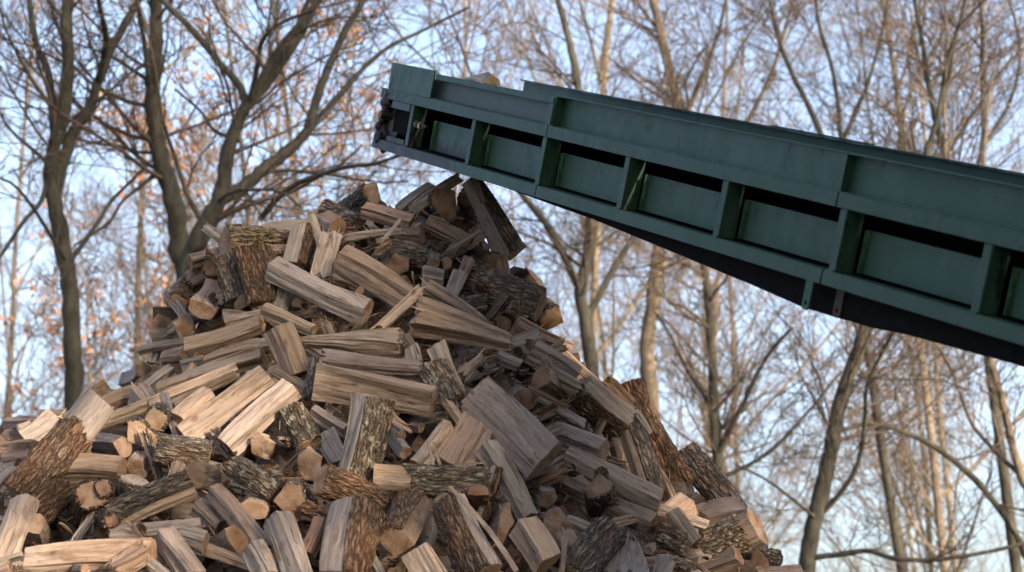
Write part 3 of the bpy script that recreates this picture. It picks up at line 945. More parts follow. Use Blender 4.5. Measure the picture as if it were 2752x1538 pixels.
# frayed fibres, chips and bark crumbs caught between the logs
def litter(name, seed, count, lens, wide, flat, mat, col, label):
    rng = random.Random(seed)
    V, F = [], []
    for _ in range(count):
        py = rng.uniform(570, 1545)
        xl, xr = interp(LEFT, py - 20) + 40, interp(RGHT, py - 20) - 40
        px = rng.uniform(max(xl, -20), xr)
        d = surf(px, py) - rng.uniform(-.05, .09)
        C = at(px, py, d)
        ln = rng.choice(lens) * rng.uniform(.7, 1.3); w = rng.uniform(*wide) * ln
        dv = Vector((rng.uniform(-1, 1), rng.uniform(-.6, .6), rng.uniform(-1, 1))).normalized()
        s = dv.cross(Vector((rng.uniform(-.5, .5), 1, .2))).normalized()
        t = dv.cross(s)
        cv = (s * rng.uniform(-.3, .3) + t * rng.uniform(-.2, .2)) * ln
        b = len(V)
        for q, ws in ((0, .7), (.3, 1.0), (.65, .8), (1, .12)):
            P = C + dv * (ln * q) + cv * (q * q)
            for (x, y2) in ((-1, -.5 * flat), (1, -.5 * flat), (.2, flat)):
                k = rng.uniform(.7, 1.2)
                V.append(P + s * (w * ws * x * k) + t * (w * ws * y2 * k))
        for i in (0, 3, 6):
            for k in range(3):
                k2 = (k + 1) % 3
                F.append((b + i + k, b + i + k2, b + i + 3 + k2, b + i + 3 + k))
        F.append((b, b + 2, b + 1)); F.append((b + 9, b + 10, b + 11))
    o = mesh_obj(name, V, F, mat)
    o.color = col
    tag(o, label, 'wood chips', kind='stuff')
litter('wood_fibres', 21, 700, (.012, .02, .03, .05), (.035, .08), 1.0, M_WOOD, (.44, .33, .235, 1), 'pale frayed fibres and slivers caught among the split logs')
litter('bark_crumbs', 22, 900, (.012, .018, .03, .045), (.18, .4), .35, M_BARK['b'], (.12, .085, .065, 1), 'loose brown bark crumbs and flakes caught among the split logs')

# ------------------------------------------------------------------ the green firewood conveyor
def make_paint():
    m, nt, p = new_mat('green_paint')
    tc = N(nt, 'TexCoord'); o = tc.outputs['Object']
    n1 = noise(nt, mapping(nt, o, (3, 3, 3)), 1.0, 4, .6)
    n2 = noise(nt, mapping(nt, o, (18, 18, 14)), 1.0, 4, .6)
    n3 = noise(nt, mapping(nt, o, (26, 26, 26)), 1.0, 6, .7)
    n4 = noise(nt, mapping(nt, o, (9, 9, 9)), 1.0, 2, .5)
    base = (0.010, 0.042, 0.023)
    c = mix(nt, base, (0.015, 0.046, 0.028), ramp(nt, n1, [(.4, (0, 0, 0)), (.65, (1, 1, 1))]))
    c = mix(nt, c, ramp(nt, n2, [(.3, (.9, .9, .9)), (.65, (1.04, 1.04, 1.04))]), .4, 'MULTIPLY')
    chip = mth(nt, 'MULTIPLY', ramp(nt, n3, [(.615, (0, 0, 0)), (.645, (1, 1, 1))]), ramp(nt, n4, [(.52, (0, 0, 0)), (.6, (1, 1, 1))]))
    c = mix(nt, c, (.012, .012, .014), mth(nt, 'MULTIPLY', chip, .85))
    # greasy black drips around the discharge end
    sp = N(nt, 'SeparateXYZ'); LK(nt, o, sp.inputs[0])
    n6 = noise(nt, mapping(nt, o, (34, 34, 16)), 1.0, 5, .65)
    near_tip = N(nt, 'MapRange', inp={'From Min': .02, 'From Max': .30, 'To Min': .30, 'To Max': 0.0}); LK(nt, sp.outputs[0], near_tip.inputs['Value'])
    foot = N(nt, 'MapRange', inp={'From Min': -.185, 'From Max': -.10, 'To Min': .24, 'To Max': 0.0}); LK(nt, sp.outputs[2], foot.inputs['Value'])
    bay = N(nt, 'MapRange', inp={'From Min': .62, 'From Max': .84, 'To Min': 1.0, 'To Max': 0.0}); LK(nt, sp.outputs[0], bay.inputs['Value'])
    low = N(nt, 'MapRange', inp={'From Min': .04, 'From Max': -.05, 'To Min': 0.25, 'To Max': 1.0}); LK(nt, sp.outputs[2], low.inputs['Value'])
    tot = mth(nt, 'ADD', mth(nt, 'MULTIPLY', near_tip.outputs[0], low.outputs[0]), mth(nt, 'MULTIPLY', foot.outputs[0], bay.outputs[0]))
    tot = mth(nt, 'ADD', n6, tot)
    c = mix(nt, c, (.008, .008, .009), ramp(nt, tot, [(.615, (0, 0, 0)), (.665, (1, 1, 1))]))
    # dust lodged along the length, scratches
    n7 = noise(nt, mapping(nt, o, (4, 30, 90)), 1.0, 4, .7)
    c = mix(nt, c, (.06, .085, .065), mth(nt, 'MULTIPLY', ramp(nt, n7, [(.60, (0, 0, 0)), (.75, (1, 1, 1))]), .35))
    n5 = noise(nt, mapping(nt, o, (14, 14, 14), None), 1.7, 5, .7)
    c = mix(nt, c, (.09, .03, .028), ramp(nt, n5, [(.70, (0, 0, 0)), (.72, (1, 1, 1))]))
    LK(nt, c, p.inputs['Base Color'])
    p.inputs['Roughness'].default_value = .42
    LK(nt, ramp(nt, n2, [(.3, (.50, .50, .50)), (.7, (.62, .62, .62))]), p.inputs['Roughness'])
    p.inputs['Specular IOR Level'].default_value = .35
    LK(nt, bump(nt, n3, .12, .002), p.inputs['Normal'])
    return m
M_PAINT = make_paint()
def plain(name, col, rough=.6, metal=0.0, scale=30, var=.35, bumpd=.002):
    m, nt, p = new_mat(name)
    tc = N(nt, 'TexCoord')
    n = noise(nt, tc.outputs['Object'], scale, 5, .6)
    a = tuple(v * (1 - var) for v in col); b = tuple(min(1, v * (1 + var)) for v in col)
    LK(nt, ramp(nt, n, [(.3, a), (.7, b)]), p.inputs['Base Color'])
    p.inputs['Roughness'].default_value = rough
    p.inputs['Metallic'].default_value = metal
    LK(nt, bump(nt, n, .4, bumpd), p.inputs['Normal'])
    return m
M_GALV = plain('scuffed_grey_green_steel', (.026, .042, .038), .6, .0, 22, .25)
M_RUBBER = plain('black_rubber', (.0045, .0045, .005), .9, 0, 40)
M_RUBBER.node_tree.nodes['Principled BSDF'].inputs['Specular IOR Level'].default_value = .08
M_GREASE = plain('greasy_black_iron', (.010, .007, .007), .55, 0.0, 60, .6, .006)
M_RUST = plain('rusty_steel', (.035, .018, .014), .7, .2, 60)
M_BOLT = plain('bright_bolt_steel', (.45, .36, .27), .4, .8, 80, .2)

d_dir = Vector((-.438, .812, .386)).normalized()         # up the belt, towards the discharge end
DD = -d_dir                                              # down the belt
n_dir = (Vector((0, 0, 1)) - d_dir * d_dir.z).normalized()
c_dir = d_dir.cross(n_dir)
if c_dir.y < 0: c_dir = -c_dir                           # across the belt, away from the camera
P0 = at(1026, 235, 6.8)
CM = Matrix(((DD.x, c_dir.x, n_dir.x, P0.x), (DD.y, c_dir.y, n_dir.y, P0.y), (DD.z, c_dir.z, n_dir.z, P0.z), (0, 0, 0, 1)))
if CM.determinant() < 0: raise SystemExit('frame')
conv = empty('firewood_conveyor')
conv.matrix_world = CM
tag(conv, 'long green steel firewood conveyor rising over the heap', 'conveyor')

def s_of(x, v=0.0):
    q = x + 1173.0 - .176 * 755 * v
    return 7.718 * (1 - 2199.0 / q)

def box(name, s0, s1, w0, w1, v0, v1, mat=None, parent=None, bev=.0018, shear=0.0, skew=0.0):
    """a bevelled bar in the conveyor's own frame: along, across, up"""
    V = []
    for s in (s0, s1):
        for w in (w0, w1):
            for v in (v0, v1):
                V.append((s + shear * (v - v0), w, v))
    F = [(0, 1, 3, 2), (4, 6, 7, 5), (0, 4, 5, 1), (2, 3, 7, 6), (0, 2, 6, 4), (1, 5, 7, 3)]
    me = bpy.data.meshes.new(name)
    import bmesh
    bm = bmesh.new()
    vs = [bm.verts.new(v) for v in V]
    for f in F: bm.faces.new([vs[i] for i in f])
    bmesh.ops.recalc_face_normals(bm, faces=bm.faces)
    if bev: bmesh.ops.bevel(bm, geom=list(bm.edges), offset=bev, segments=2, affect='EDGES')
    bm.to_mesh(me); bm.free()
    me.materials.append(mat or M_PAINT)
    o = bpy.data.objects.new(name, me)
    COL.objects.link(o)
    o.parent = parent or conv
    return o

def tube(name, pts, rad, mat, parent, seg=24, jag=0.0, seed=1):
    """a solid of revolution: pts = centre points in the conveyor frame, rad = radius at each"""
    rng = random.Random(seed)
    pts = [Vector(p) for p in pts]
    ax = (pts[-1] - pts[0]).normalized()
    u = ax.orthogonal().normalized(); v = ax.cross(u)
    V, F = [], []
    for p, r in zip(pts, rad):
        for k in range(seg):
            a = 2 * math.pi * k / seg
            rr = r * (1 + rng.uniform(-jag, jag))
            V.append(p + u * math.cos(a) * rr + v * math.sin(a) * rr)
    for i in range(len(pts) - 1):
        for k in range(seg):
            k2 = (k + 1) % seg
            F.append((i * seg + k, i * seg + k2, (i + 1) * seg + k2, (i + 1) * seg + k))
    F.append(tuple(reversed(range(seg)))); F.append(tuple(range((len(pts) - 1) * seg, len(pts) * seg)))
    return mesh_obj(name, V, F, mat, parent, smooth=seg > 8, sharp=40)

W = 0.55            # overall width of the frame
SE = 6.4            # how far down it is built
RT, RB = 0.0, -.0345
LT, LB = -.1800, -.2150
UP = .040
FLANGE = .055       # how far the rails stand out from the side plate
for side in (0, 1):
    near = side == 0
    f0, f1 = (0.0, FLANGE) if near else (W - FLANGE, W)
    seams = [0.0, s_of(1472) , s_of(2252), 4.4, SE]
    for a, b in zip(seams, seams[1:]):
        box('upper_rail', a + .0012, b - .0012, f0, f1, RB, RT)
        box('lower_rail', a + .0012, b - .0012, f0, f1, LB, LT)
    # upright stiffeners between the rails, half a metre apart
    k = 0
    s = s_of(1108, -.03)
    while s < SE - .1:
        box('upright', s - .014, s + .014, f0 + (.004 if near else 0), f1 + (0 if near else -.004), LT + .001, RB - .001)
        if near:                                        # the small weld tab under each post
            box('weld_tab', s - .017, s + .010, f0 + .001, f0 + .008, LT - .007, LT + .003, bev=.001)
        s += .5; k += 1
    # side plates, one per bay, open above them
    s = s_of(1108, -.03)
    i = 0
    while s < SE - .5:
        g0, g1 = (FLANGE + .002, FLANGE + .007) if near else (W - FLANGE - .007, W - FLANGE - .002)
        a = s + (.115 if i == 0 else .045)
        box('side_plate', a, s + .486, g0, g1, LT + .008, -.072, bev=.001)
        if near: box('plate_fold', a - .004, a, g0 - .014, g1, LT + .008, -.072, bev=.0008)
        s += .5; i += 1
    if not near: box('shade_backing', .10, SE, W - .064, W - .0575, LT - .02, RT - .004, M_RUBBER, bev=.001)  # black sheet added behind the bays, stands in for the shade inside
    # upper boards
    t0, t1 = (0.004, .011) if near else (W - .011, W - .004)
    if near:
        box('discharge_plate', .066, .437, -.004, .003, .001, .0945)
        # short extension: recessed grey sheet framed by a flange
        box('extension_flange', .440, 1.306, t0 - .003, .040, .0655, .0845)
        box('extension_sheet', .33, 1.306, UP - .012, UP - .006, .002, .065, M_GALV)
        box('end_strap', 1.283, 1.312, t0 - .004, UP - .012, .002, .0645)
        rng = random.Random(3)
        bays = [(1.312, 2.752), (2.752, 4.2), (4.2, 5.6), (5.6, SE)]
        for a, b in bays:
            # every board starts recessed behind the last and runs out flush with its far edge
            V = []
            for (s, w) in ((a + .004, UP - .006), (b, UP - .028)):
                V += [(s, w, .001), (s, w, .0885), (s, w + .005, .0885), (s, w + .005, .001)]
            mesh_obj('side_board', V, [(0, 4, 5, 1), (1, 5, 6, 2), (2, 6, 7, 3), (3, 7, 4, 0), (0, 1, 2, 3), (4, 7, 6, 5)], M_PAINT, conv)
            box('board_lip', a + .004, b, UP - .034, UP - .0005, .0887, .0925, bev=.001)
            if b < SE: box('joint_strap', b - .004, b + .003, UP - .030, UP + .002, .001, .088, bev=.001)
        box('joint_strap', 1.3125, 1.3165, UP - .036, UP + .002, .001, .088, bev=.001)
    else:
        box('far_side_board', .03, SE, t0, t1, .001, .114)
        box('far_board_lip', .03, SE, W - .030, W + .001, .1142, .119, bev=.001)
        # a worn flap screwed on top
        box('top_patch', s_of(1640) * 1.0, s_of(1640) + .45, W - .034, W + .004, .1192, .1225, bev=.001)

# inside: carrying belt, sag pan below, crossbars
box('carrying_belt', .05, SE, FLANGE + .01, W - FLANGE - .01, -.030, -.022, M_RUBBER)
box('return_belt', .06, 1.5, FLANGE + .01, W - FLANGE - .01, -.181, -.175, M_RUBBER)
s = .2
while s < SE:
    box('belt_cleat', s, s + .022, FLANGE + .03, W - FLANGE - .03, -.0218, .010, M_RUBBER, bev=.003)
    s += .42
# hanging return pan, deepening down the belt
def pan():
    V, F = [], []
    prof = [(.09, .0), (.70, .0), (s_of(1365), .007), (s_of(1600), .020), (s_of(1812), .040), (s_of(2030), .058), (s_of(2179), .072), (s_of(2363), .067), (s_of(2446), .058), (s_of(2752), .047), (4.6, .045), (SE, .045)]
    for s, h in prof:
        b = LB - h
        for (w, v) in ((.040, LT), (.040, b + .004), (.050, b), (W - .050, b), (W - .040, b + .004), (W - .040, LT)):
            V.append((s, w, v))
    n = 6
    for i in range(len(prof) - 1):
        for k in range(n):
            k2 = (k + 1) % n
            F.append((i * n + k, i * n + k2, (i + 1) * n + k2, (i + 1) * n + k))
    F.append(tuple(range(n))); F.append(tuple(reversed(range((len(prof) - 1) * n, len(prof) * n))))
    mesh_obj('return_pan', V, F, M_RUBBER, conv)
pan()
for s in (.9, 1.9, 2.9, 3.9, 4.9):
    tube('idler_roller', [(s, FLANGE + .008, -.100), (s, W - FLANGE - .008, -.100)], [.022, .022], M_GREASE, conv, 20)

# head roller with its sprocket and caked grease
tube('head_roller', [(.075, .03, -.100), (.075, .031, -.100), (.075, W - .031, -.100), (.075, W - .03, -.100)], [.02, .078, .078, .02], M_GREASE, conv, 32)
def sprocket(w0, name):
    V, F = [], []
    seg = 36
    for w in (w0, w0 + .016):
        for k in range(seg):
            a = 2 * math.pi * k / seg
            r = .074 if (k % 3) == 0 else .063
            V.append((.062 + math.cos(a) * r, w, -.094 + math.sin(a) * r))
    for k in range(seg):
        k2 = (k + 1) % seg
        F.append((k, k2, seg + k2, seg + k))
    F.append(tuple(reversed(range(seg)))); F.append(tuple(range(seg, 2 * seg)))
    return mesh_obj(name, V, F, M_GREASE, conv)
sprocket(.040, 'sprocket')
sprocket(W - .056, 'sprocket')
def grease():
    rng = random.Random(9)
    import bmesh
    me = bpy.data.meshes.new('caked_grease')
    bm = bmesh.new()
    for i in range(26):
        t = i / 25
        c = Vector((.034 + .022 * math.sin(t * 3.1 * 2 + 1) + .012 * rng.uniform(-1, 1), rng.uniform(.002, .03), -.012 - .195 * t))
        r = rng.uniform(.010, .021)
        st = bmesh.ops.create_icosphere(bm, subdivisions=2, radius=r, matrix=Matrix.Translation(c) @ Matrix.Diagonal((1, .8, rng.uniform(.9, 1.5), 1)))
        for v in st['verts']:
            v.co += Vector((rng.uniform(-1, 1), rng.uniform(-1, 1), rng.uniform(-1, 1))) * .0022
    bm.to_mesh(me); bm.free()
    me.materials.append(M_GREASE)
    o = bpy.data.objects.new('caked_grease', me); COL.objects.link(o); o.parent = conv
grease()
box('bearing_block', .085, .215, .030, .056, -.150, -.058, M_RUBBER, bev=.006)
box('tip_plate', .11, .268, .004, .010, -.061, -.0355, M_GALV)
box('tip_plate', .11, .268, .004, .010, -.179, -.160, M_PAINT)
tube('shaft', [(.055, -.012, -.094), (.055, .05, -.094)], [.014, .014], M_GREASE, conv, 16)
for s in (.318, .352):
    b = tube('tension_bolt', [(s - .020, .022, -.098), (s + .045, .022, -.098)], [.006, .006], M_RUST, conv, 12)
    tube('nut', [(s - .010, .022, -.098), (s - .001, .022, -.098)], [.0125, .0125], M_BOLT, b, 6)
# hanging bracket with a bolt hole, and its rusty twin further in
def bracket(w, s, mat):
    import bmesh
    V, F = [], []
    seg = 12
    hs, hv, hr = s, LB - .052, .0055
    out = [(s - .014, LB + .004), (s + .014, LB + .004), (s + .014, LB - .060), (s + .008, LB - .068), (s - .008, LB - .068), (s - .014, LB - .060)]
    # outline resampled to match the hole
    O = []
    per = []
    for (a, b) in zip(out, out[1:] + out[:1]):
        for t in range(4): per.append((a[0] + (b[0] - a[0]) * t / 4, a[1] + (b[1] - a[1]) * t / 4))
    m = len(per)
    for ww in (w, w + .005):
        for p in per: V.append((p[0], ww, p[1]))
        for p in per:
            a = math.atan2(p[1] - hv, p[0] - hs)
            V.append((hs + math.cos(a) * hr, ww, hv + math.sin(a) * hr))
    for k in range(m):
        k2 = (k + 1) % m
        F += [(k, k2, m + k2, m + k), (2 * m + k2, 2 * m + k, 3 * m + k, 3 * m + k2), (k2, k, 2 * m + k, 2 * m + k2), (m + k, m + k2, 3 * m + k2, 3 * m + k)]
    mesh_obj('hanging_bracket', V, F, mat, conv)
bracket(.001, s_of(2196, -.21), M_PAINT)
bracket(.034, s_of(2250, -.21), M_RUST)
# legs and cross foot, outside the picture
for w in (.02, W - .06):
    box('support_leg', 5.6, 5.66, w, w + .05, -1.5, LB - .001, shear=-.35)

# the log riding up on the belt
A3 = P0 + DD * .22 + c_dir * .24 + n_dir * .064
B3 = P0 + DD * .50 + c_dir * .18 + n_dir * .072
o = make_log(A3, B3, n_dir, .088, .084, 'R', .1, WCOL['G'], 'k', (0, 1), 999, True)
tag(o, 'pale grey log end riding on top of the conveyor belt', 'firewood log', 'split firewood logs on the conveyor')

# ------------------------------------------------------------------ the wood behind
def make_tree_bark(name, c1, c2, sc=6.0):
    m, nt, p = new_mat(name)
    tc = N(nt, 'TexCoord'); o = tc.outputs['Object']
    n1 = noise(nt, mapping(nt, o, (sc, sc, sc * .35)), 1.0, 5, .65)
    n2 = noise(nt, mapping(nt, o, (sc * 6, sc * 6, sc * 1.5)), 1.0, 3, .6)
    c = mix(nt, c1, c2, ramp(nt, n1, [(.35, (0, 0, 0)), (.68, (1, 1, 1))]))
    c = mix(nt, c, ramp(nt, n2, [(.3, (.6, .6, .6)), (.65, (1.2, 1.2, 1.2))]), .8, 'MULTIPLY')
    LK(nt, c, p.inputs['Base Color'])
    p.inputs['Roughness'].default_value = .9
    p.inputs['Specular IOR Level'].default_value = .1
    LK(nt, bump(nt, n2, .6, .02), p.inputs['Normal'])
    return m
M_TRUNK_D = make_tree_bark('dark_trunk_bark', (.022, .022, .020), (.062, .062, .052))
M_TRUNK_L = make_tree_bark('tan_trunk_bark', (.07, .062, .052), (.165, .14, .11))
M_TWIG_D = make_tree_bark('dark_twig_bark', (.05, .043, .038), (.09, .074, .062))
M_TWIG_L = make_tree_bark('reddish_twig_bark', (.085, .072, .064), (.175, .145, .124))
def leaf_mat():
    m, nt, p = new_mat('dry_orange_leaf')
    tc = N(nt, 'TexCoord')
    n = noise(nt, tc.outputs['Object'], 2.2, 2)
    LK(nt, ramp(nt, n, [(.35, (.17, .085, .055)), (.55, (.26, .135, .08)), (.7, (.31, .20, .12))]), p.inputs['Base Color'])
    p.inputs['Roughness'].default_value = .7
    try: p.inputs['Transmission Weight'].default_value = 0.0
    except Exception: pass
    return m
M_LEAF = leaf_mat()

class Tubes:
    def __init__(s): s.V = []; s.F = []
    def add(s, pts, rad, seg):
        V, F = s.V, s.F
        n = len(pts)
        b = len(V)
        d = (pts[-1] - pts[0])
        ref = Vector((0.31, 0.95, 0.05)) if abs(d.normalized().y) < .9 else Vector((1, 0, 0))
        cs = [(math.cos(2 * math.pi * k / seg), math.sin(2 * math.pi * k / seg)) for k in range(seg)]
        for i in range(n):
            t = (pts[min(i + 1, n - 1)] - pts[max(i - 1, 0)])
            u = t.cross(ref).normalized(); v = t.cross(u).normalized()
            r = rad[i]; p = pts[i]
            for (c, q) in cs:
                V.append((p.x + (u.x * c + v.x * q) * r, p.y + (u.y * c + v.y * q) * r, p.z + (u.z * c + v.z * q) * r))
        for i in range(n - 1):
            a = b + i * seg
            for k in range(seg):
                k2 = (k + 1) % seg
                F.append((a + k, a + k2, a + seg + k2, a + seg + k))
    def obj(s, name, mat, parent=None, smooth=True):
        o = mesh_obj(name, s.V, s.F, mat, parent, smooth=smooth)
        return o

def catmull(pts, rad, sub):
    P, R = [], []
    n = len(pts)
    for i in range(n - 1):
        p0, p1, p2, p3 = pts[max(i - 1, 0)], pts[i], pts[i + 1], pts[min(i + 2, n - 1)]
        for k in range(sub):
            t = k / sub
            P.append(0.5 * ((2 * p1) + (p2 - p0) * t + (2 * p0 - 5 * p1 + 4 * p2 - p3) * t * t + (3 * p1 - p0 - 3 * p2 + p3) * t ** 3))
            R.append(rad[i] + (rad[i + 1] - rad[i]) * t)
    P.append(pts[-1]); R.append(rad[-1])
    return P, R

def rvec(rng):
    return Vector((rng.gauss(0, 1), rng.gauss(0, 1), rng.gauss(0, 1))).normalized()

def sprout(rng, tubs, base, d, ln, r, lv, P):
    """grow one branch and everything on it; lv 0 limb .. 3 fine twig"""
    n = (8, 6, 5, 4)[lv]
    pts = [base]; p = base.copy(); d = d.copy()
    wob = (.16, .20, .24, .26)[lv]
    for i in range(n):
        d = (d + rvec(rng) * wob + Vector((0, 0, P['up'] * (.5 + lv * .2)))).normalized()
        p = p + d * (ln / n); pts.append(p)
    rt = max(P['rmin'], r * .32)
    rad = [r + (rt - r) * (i / n) for i in range(n + 1)]
    tubs[0 if lv == 0 else 1].add(pts, rad, (6, 4, 3, 3)[lv])
    if P['leaves'] is not None and lv >= 2 and rng.random() < P['leafp']:
        for q in range(P['leafn']):
            c = pts[rng.randint(1, n)] + rvec(rng) * .10
            a = rvec(rng); b = a.orthogonal().normalized(); s = rng.uniform(.045, .075)
            V, F = P['leaves']
            k = len(V)
            nn = a.cross(b)
            V += [c - a * s, c + b * s * .5 + nn * s * .15, c + a * s, c - b * s * .5 + nn * s * .15]
            F.append((k, k + 1, k + 2, k + 3))
    if lv >= P['maxlv']: return
    m = P['kids'][lv]
    for j in range(m):
        t = (j + rng.uniform(.2, .9)) / m * .88 + .12
        f = t * n; i = min(n - 1, int(f))
        q = pts[i].lerp(pts[i + 1], f - i)
        dd = (pts[i + 1] - pts[i]).normalized()
        side = rvec(rng); side = (side - dd * side.dot(dd)).normalized()
        a = math.radians(rng.uniform(28, 58))
        nd = dd * math.cos(a) + side * math.sin(a)
        sprout(rng, tubs, q, nd, ln * rng.uniform(.38, .62) * (1.15 - .5 * t), max(P['rmin'], rad[i] * rng.uniform(.42, .62)), lv + 1, P)

def finish_tree(name, tubs, mats, leaves, label, group, root_loc):
    root = empty(name, root_loc)
    tag(root, label, 'tree', group)
    a = tubs[0].obj('trunk', mats[0]); b = tubs[1].obj('crown', mats[1])
    inv = Matrix.Translation(-Vector(root_loc))
    for o in (a, b):
        o.data.transform(inv); o.parent = root
    if leaves is not None and leaves[0]:
        l = mesh_obj('leaves', leaves[0], leaves[1], M_LEAF)
        l.data.transform(inv); l.parent = root
        l['kind'] = 'stuff'
    return root

def traced_tree(lines, depth, seed, label, dark=True, dens=1.0, leafp=0.0, lmin=.0042, up=.05):
    """trunk and limbs that one can follow in the photograph; lines: (pixel points, width px start, end)"""
    rng = random.Random(seed)
    tubs = (Tubes(), Tubes())
    leaves = ([], []) if leafp else None
    P = dict(up=up, rmin=lmin, maxlv=3, kids=(6, 5, 4, 0), leaves=leaves, leafp=leafp, leafn=3)
    first = None
    starts = {}
    for li, (pix, w0, w1) in enumerate(lines):
        k = len(pix)
        off0 = 0.0
        if li: off0 = starts.get(tuple(pix[0]), 0.0)
        drift = 0 if li == 0 else rng.choice((-1, 1)) * rng.uniform(.3, 1.2)
        pts, rad = [], []
        for i, (x, y) in enumerate(pix):
            t = i / (k - 1)
            dd = depth + off0 + drift * t
            starts[(x, y)] = off0 + drift * t
            pts.append(at(x, y, dd)); rad.append((w0 + (w1 - w0) * t) * .5 * dd / FPX)
        if li == 0:
            g = pts[0].copy(); g.z = 0
            e = pts[0] - pts[1]; e.normalize()
            g = pts[0] + (Vector((e.x * .5, e.y * .5, -1))) * (pts[0].z + .1)
            pts = [g, (g + pts[0]) / 2] + pts; rad = [rad[0] * 1.45, rad[0] * 1.15] + rad
            first = Vector((g.x, g.y, 0))
        PP, RR = catmull(pts, rad, 5)
        jit = 0.13
        PP = [p + rvec(rng) * (r * jit) for p, r in zip(PP, RR)]
        RR = [r * rng.uniform(.92, 1.10) for r in RR]
        tubs[0].add(PP, RR, 10)
        # carry the limb on past the frame, thinning out
        last = PP[-1]; dv = (PP[-1] - PP[-3]).normalized()
        if RR[-1] > .02:
            for q in range(2):
                sprout(rng, tubs, last, (dv + rvec(rng) * .25).normalized(), rng.uniform(1.6, 2.6), RR[-1] * .8, 0, P)
        # side branches all along
        ln = sum((PP[i + 1] - PP[i]).length for i in range(len(PP) - 1))
        m = int(ln * 2.2 * dens)
        for j in range(m):
            t = rng.uniform(.12 if li else .42, 1) * (len(PP) - 2)
            i = int(t)
            dd = (PP[i + 1] - PP[i]).normalized()
            side = rvec(rng); side = (side - dd * side.dot(dd)).normalized()
            a = math.radians(rng.uniform(35, 75))
            nd = dd * math.cos(a) + side * math.sin(a)
            r = RR[i] * rng.uniform(.18, .38)
            sprout(rng, tubs, PP[i], nd, rng.uniform(.8, 2.2) * (.6 + RR[i] * 4), max(lmin * 1.4, min(.024, r)), 1, P)
    mats = (M_TRUNK_D, M_TWIG_D) if dark else (M_TRUNK_L, M_TWIG_L)
    return finish_tree('bare_tree', tubs, mats, leaves, label, None, first)

traced_tree([
    ([(200, 1110), (195, 950), (190, 800), (165, 640), (145, 540), (135, 450), (150, 380), (172, 290), (182, 170), (178, 60), (190, -60)], 50, 30),
    ([(145, 540), (190, 370), (235, 300), (262, 225), (300, 130), (345, 50), (385, -20)], 34, 17),
    ([(262, 225), (285, 120), (275, 50), (258, -30)], 20, 12),
    ([(150, 380), (130, 200), (95, 110), (75, -30)], 26, 13),
    ([(135, 450), (110, 540), (60, 600), (0, 690), (-60, 760)], 15, 8),
    ([(190, 700), (255, 610), (300, 540), (370, 470), (440, 400)], 15, 6),
    ([(190, 720), (140, 640), (90, 560), (40, 500), (-20, 470)], 12, 6),
], 17.0, 31, 'dark thick-trunked bare tree standing farthest to the left behind the heap', dens=.7)
traced_tree([
    ([(505, 800), (485, 690), (470, 560), (440, 450), (420, 360), (408, 270), (418, 150), (420, 60), (418, -60)], 60, 32),
    ([(408, 270), (388, 120), (372, 20), (365, -40)], 16, 8),
    ([(408, 225), (330, 170), (270, 140), (180, 110)], 12, 5),
    ([(440, 450), (380, 500), (330, 540), (290, 600), (200, 660)], 12, 6),
], 17.6, 32, 'straight dark tree trunk rising just left of the forked one', dens=.7)
traced_tree([
    ([(500, 800), (530, 650), (575, 570), (600, 500), (615, 400), (640, 330), (662, 285)], 56, 30),
    ([(662, 285), (640, 225), (590, 170), (520, 85), (440, 5), (400, -40)], 24, 13),
    ([(662, 285), (700, 245), (760, 165), (815, 80), (850, 0), (865, -50)], 30, 16),
    ([(668, 280), (690, 190), (705, 110), (760, 60), (840, 30)], 15, 7),
    ([(590, 535), (650, 505), (710, 455), (770, 410), (825, 350), (850, 270), (880, 190), (930, 80), (990, -20)], 40, 16),
    ([(825, 350), (880, 290), (960, 200), (1040, 130), (1140, 80), (1260, 20)], 17, 7),
    ([(640, 380), (575, 350), (540, 300), (470, 240)], 11, 6),
    ([(700, 590), (760, 520), (830, 480), (930, 450), (1010, 440), (1120, 400)], 17, 9),
], 15.5, 33, 'forked tree with a mossy limb reaching up right behind the log summit', dens=.7)
traced_tree([
    ([(2165, 1560), (2185, 1420), (2225, 1250), (2255, 1100), (2300, 960), (2340, 860), (2390, 760), (2430, 660), (2470, 500), (2500, 380)], 50, 20),
    ([(2200, 1390), (2270, 1310), (2310, 1230), (2325, 1120), (2330, 1040), (2370, 950), (2410, 880)], 15, 9),
    ([(2250, 1160), (2340, 1140), (2440, 1165), (2540, 1220), (2640, 1310), (2720, 1420), (2760, 1500)], 13, 19),
    ([(2200, 1400), (2140, 1350), (2060, 1290), (1980, 1250)], 10, 5),
    ([(2170, 1500), (2260, 1490), (2330, 1480), (2400, 1500), (2500, 1505), (2620, 1490), (2780, 1455)], 17, 10),
    ([(2310, 1010), (2420, 1020), (2520, 1020), (2600, 1050)], 11, 5),
], 19.0, 34, 'leaning dark-trunked bare tree below the conveyor on the right', dens=2.0)
traced_tree([
    ([(2790, 1400), (2745, 1280), (2710, 1150), (2690, 1060), (2660, 960), (2650, 860), (2610, 700)], 26, 15),
    ([(2745, 1280), (2620, 1150), (2560, 1000), (2500, 900)], 14, 7),
], 20.0, 35, 'slim yellowish-green trunk near the right edge below the conveyor', dark=False)
traced_tree([
    ([(1590, 1050), (1580, 900), (1560, 780), (1590, 640), (1580, 500), (1560, 300), (1540, 150), (1500, 0)], 40, 16),
    ([(1560, 780), (1480, 620), (1400, 520), (1330, 420)], 24, 12),
    ([(1575, 860), (1640, 740), (1700, 640), (1760, 520), (1830, 400)], 22, 10),
], 22.0, 36, 'forked brown tree between the log summit and the conveyor underside', dens=1.1)
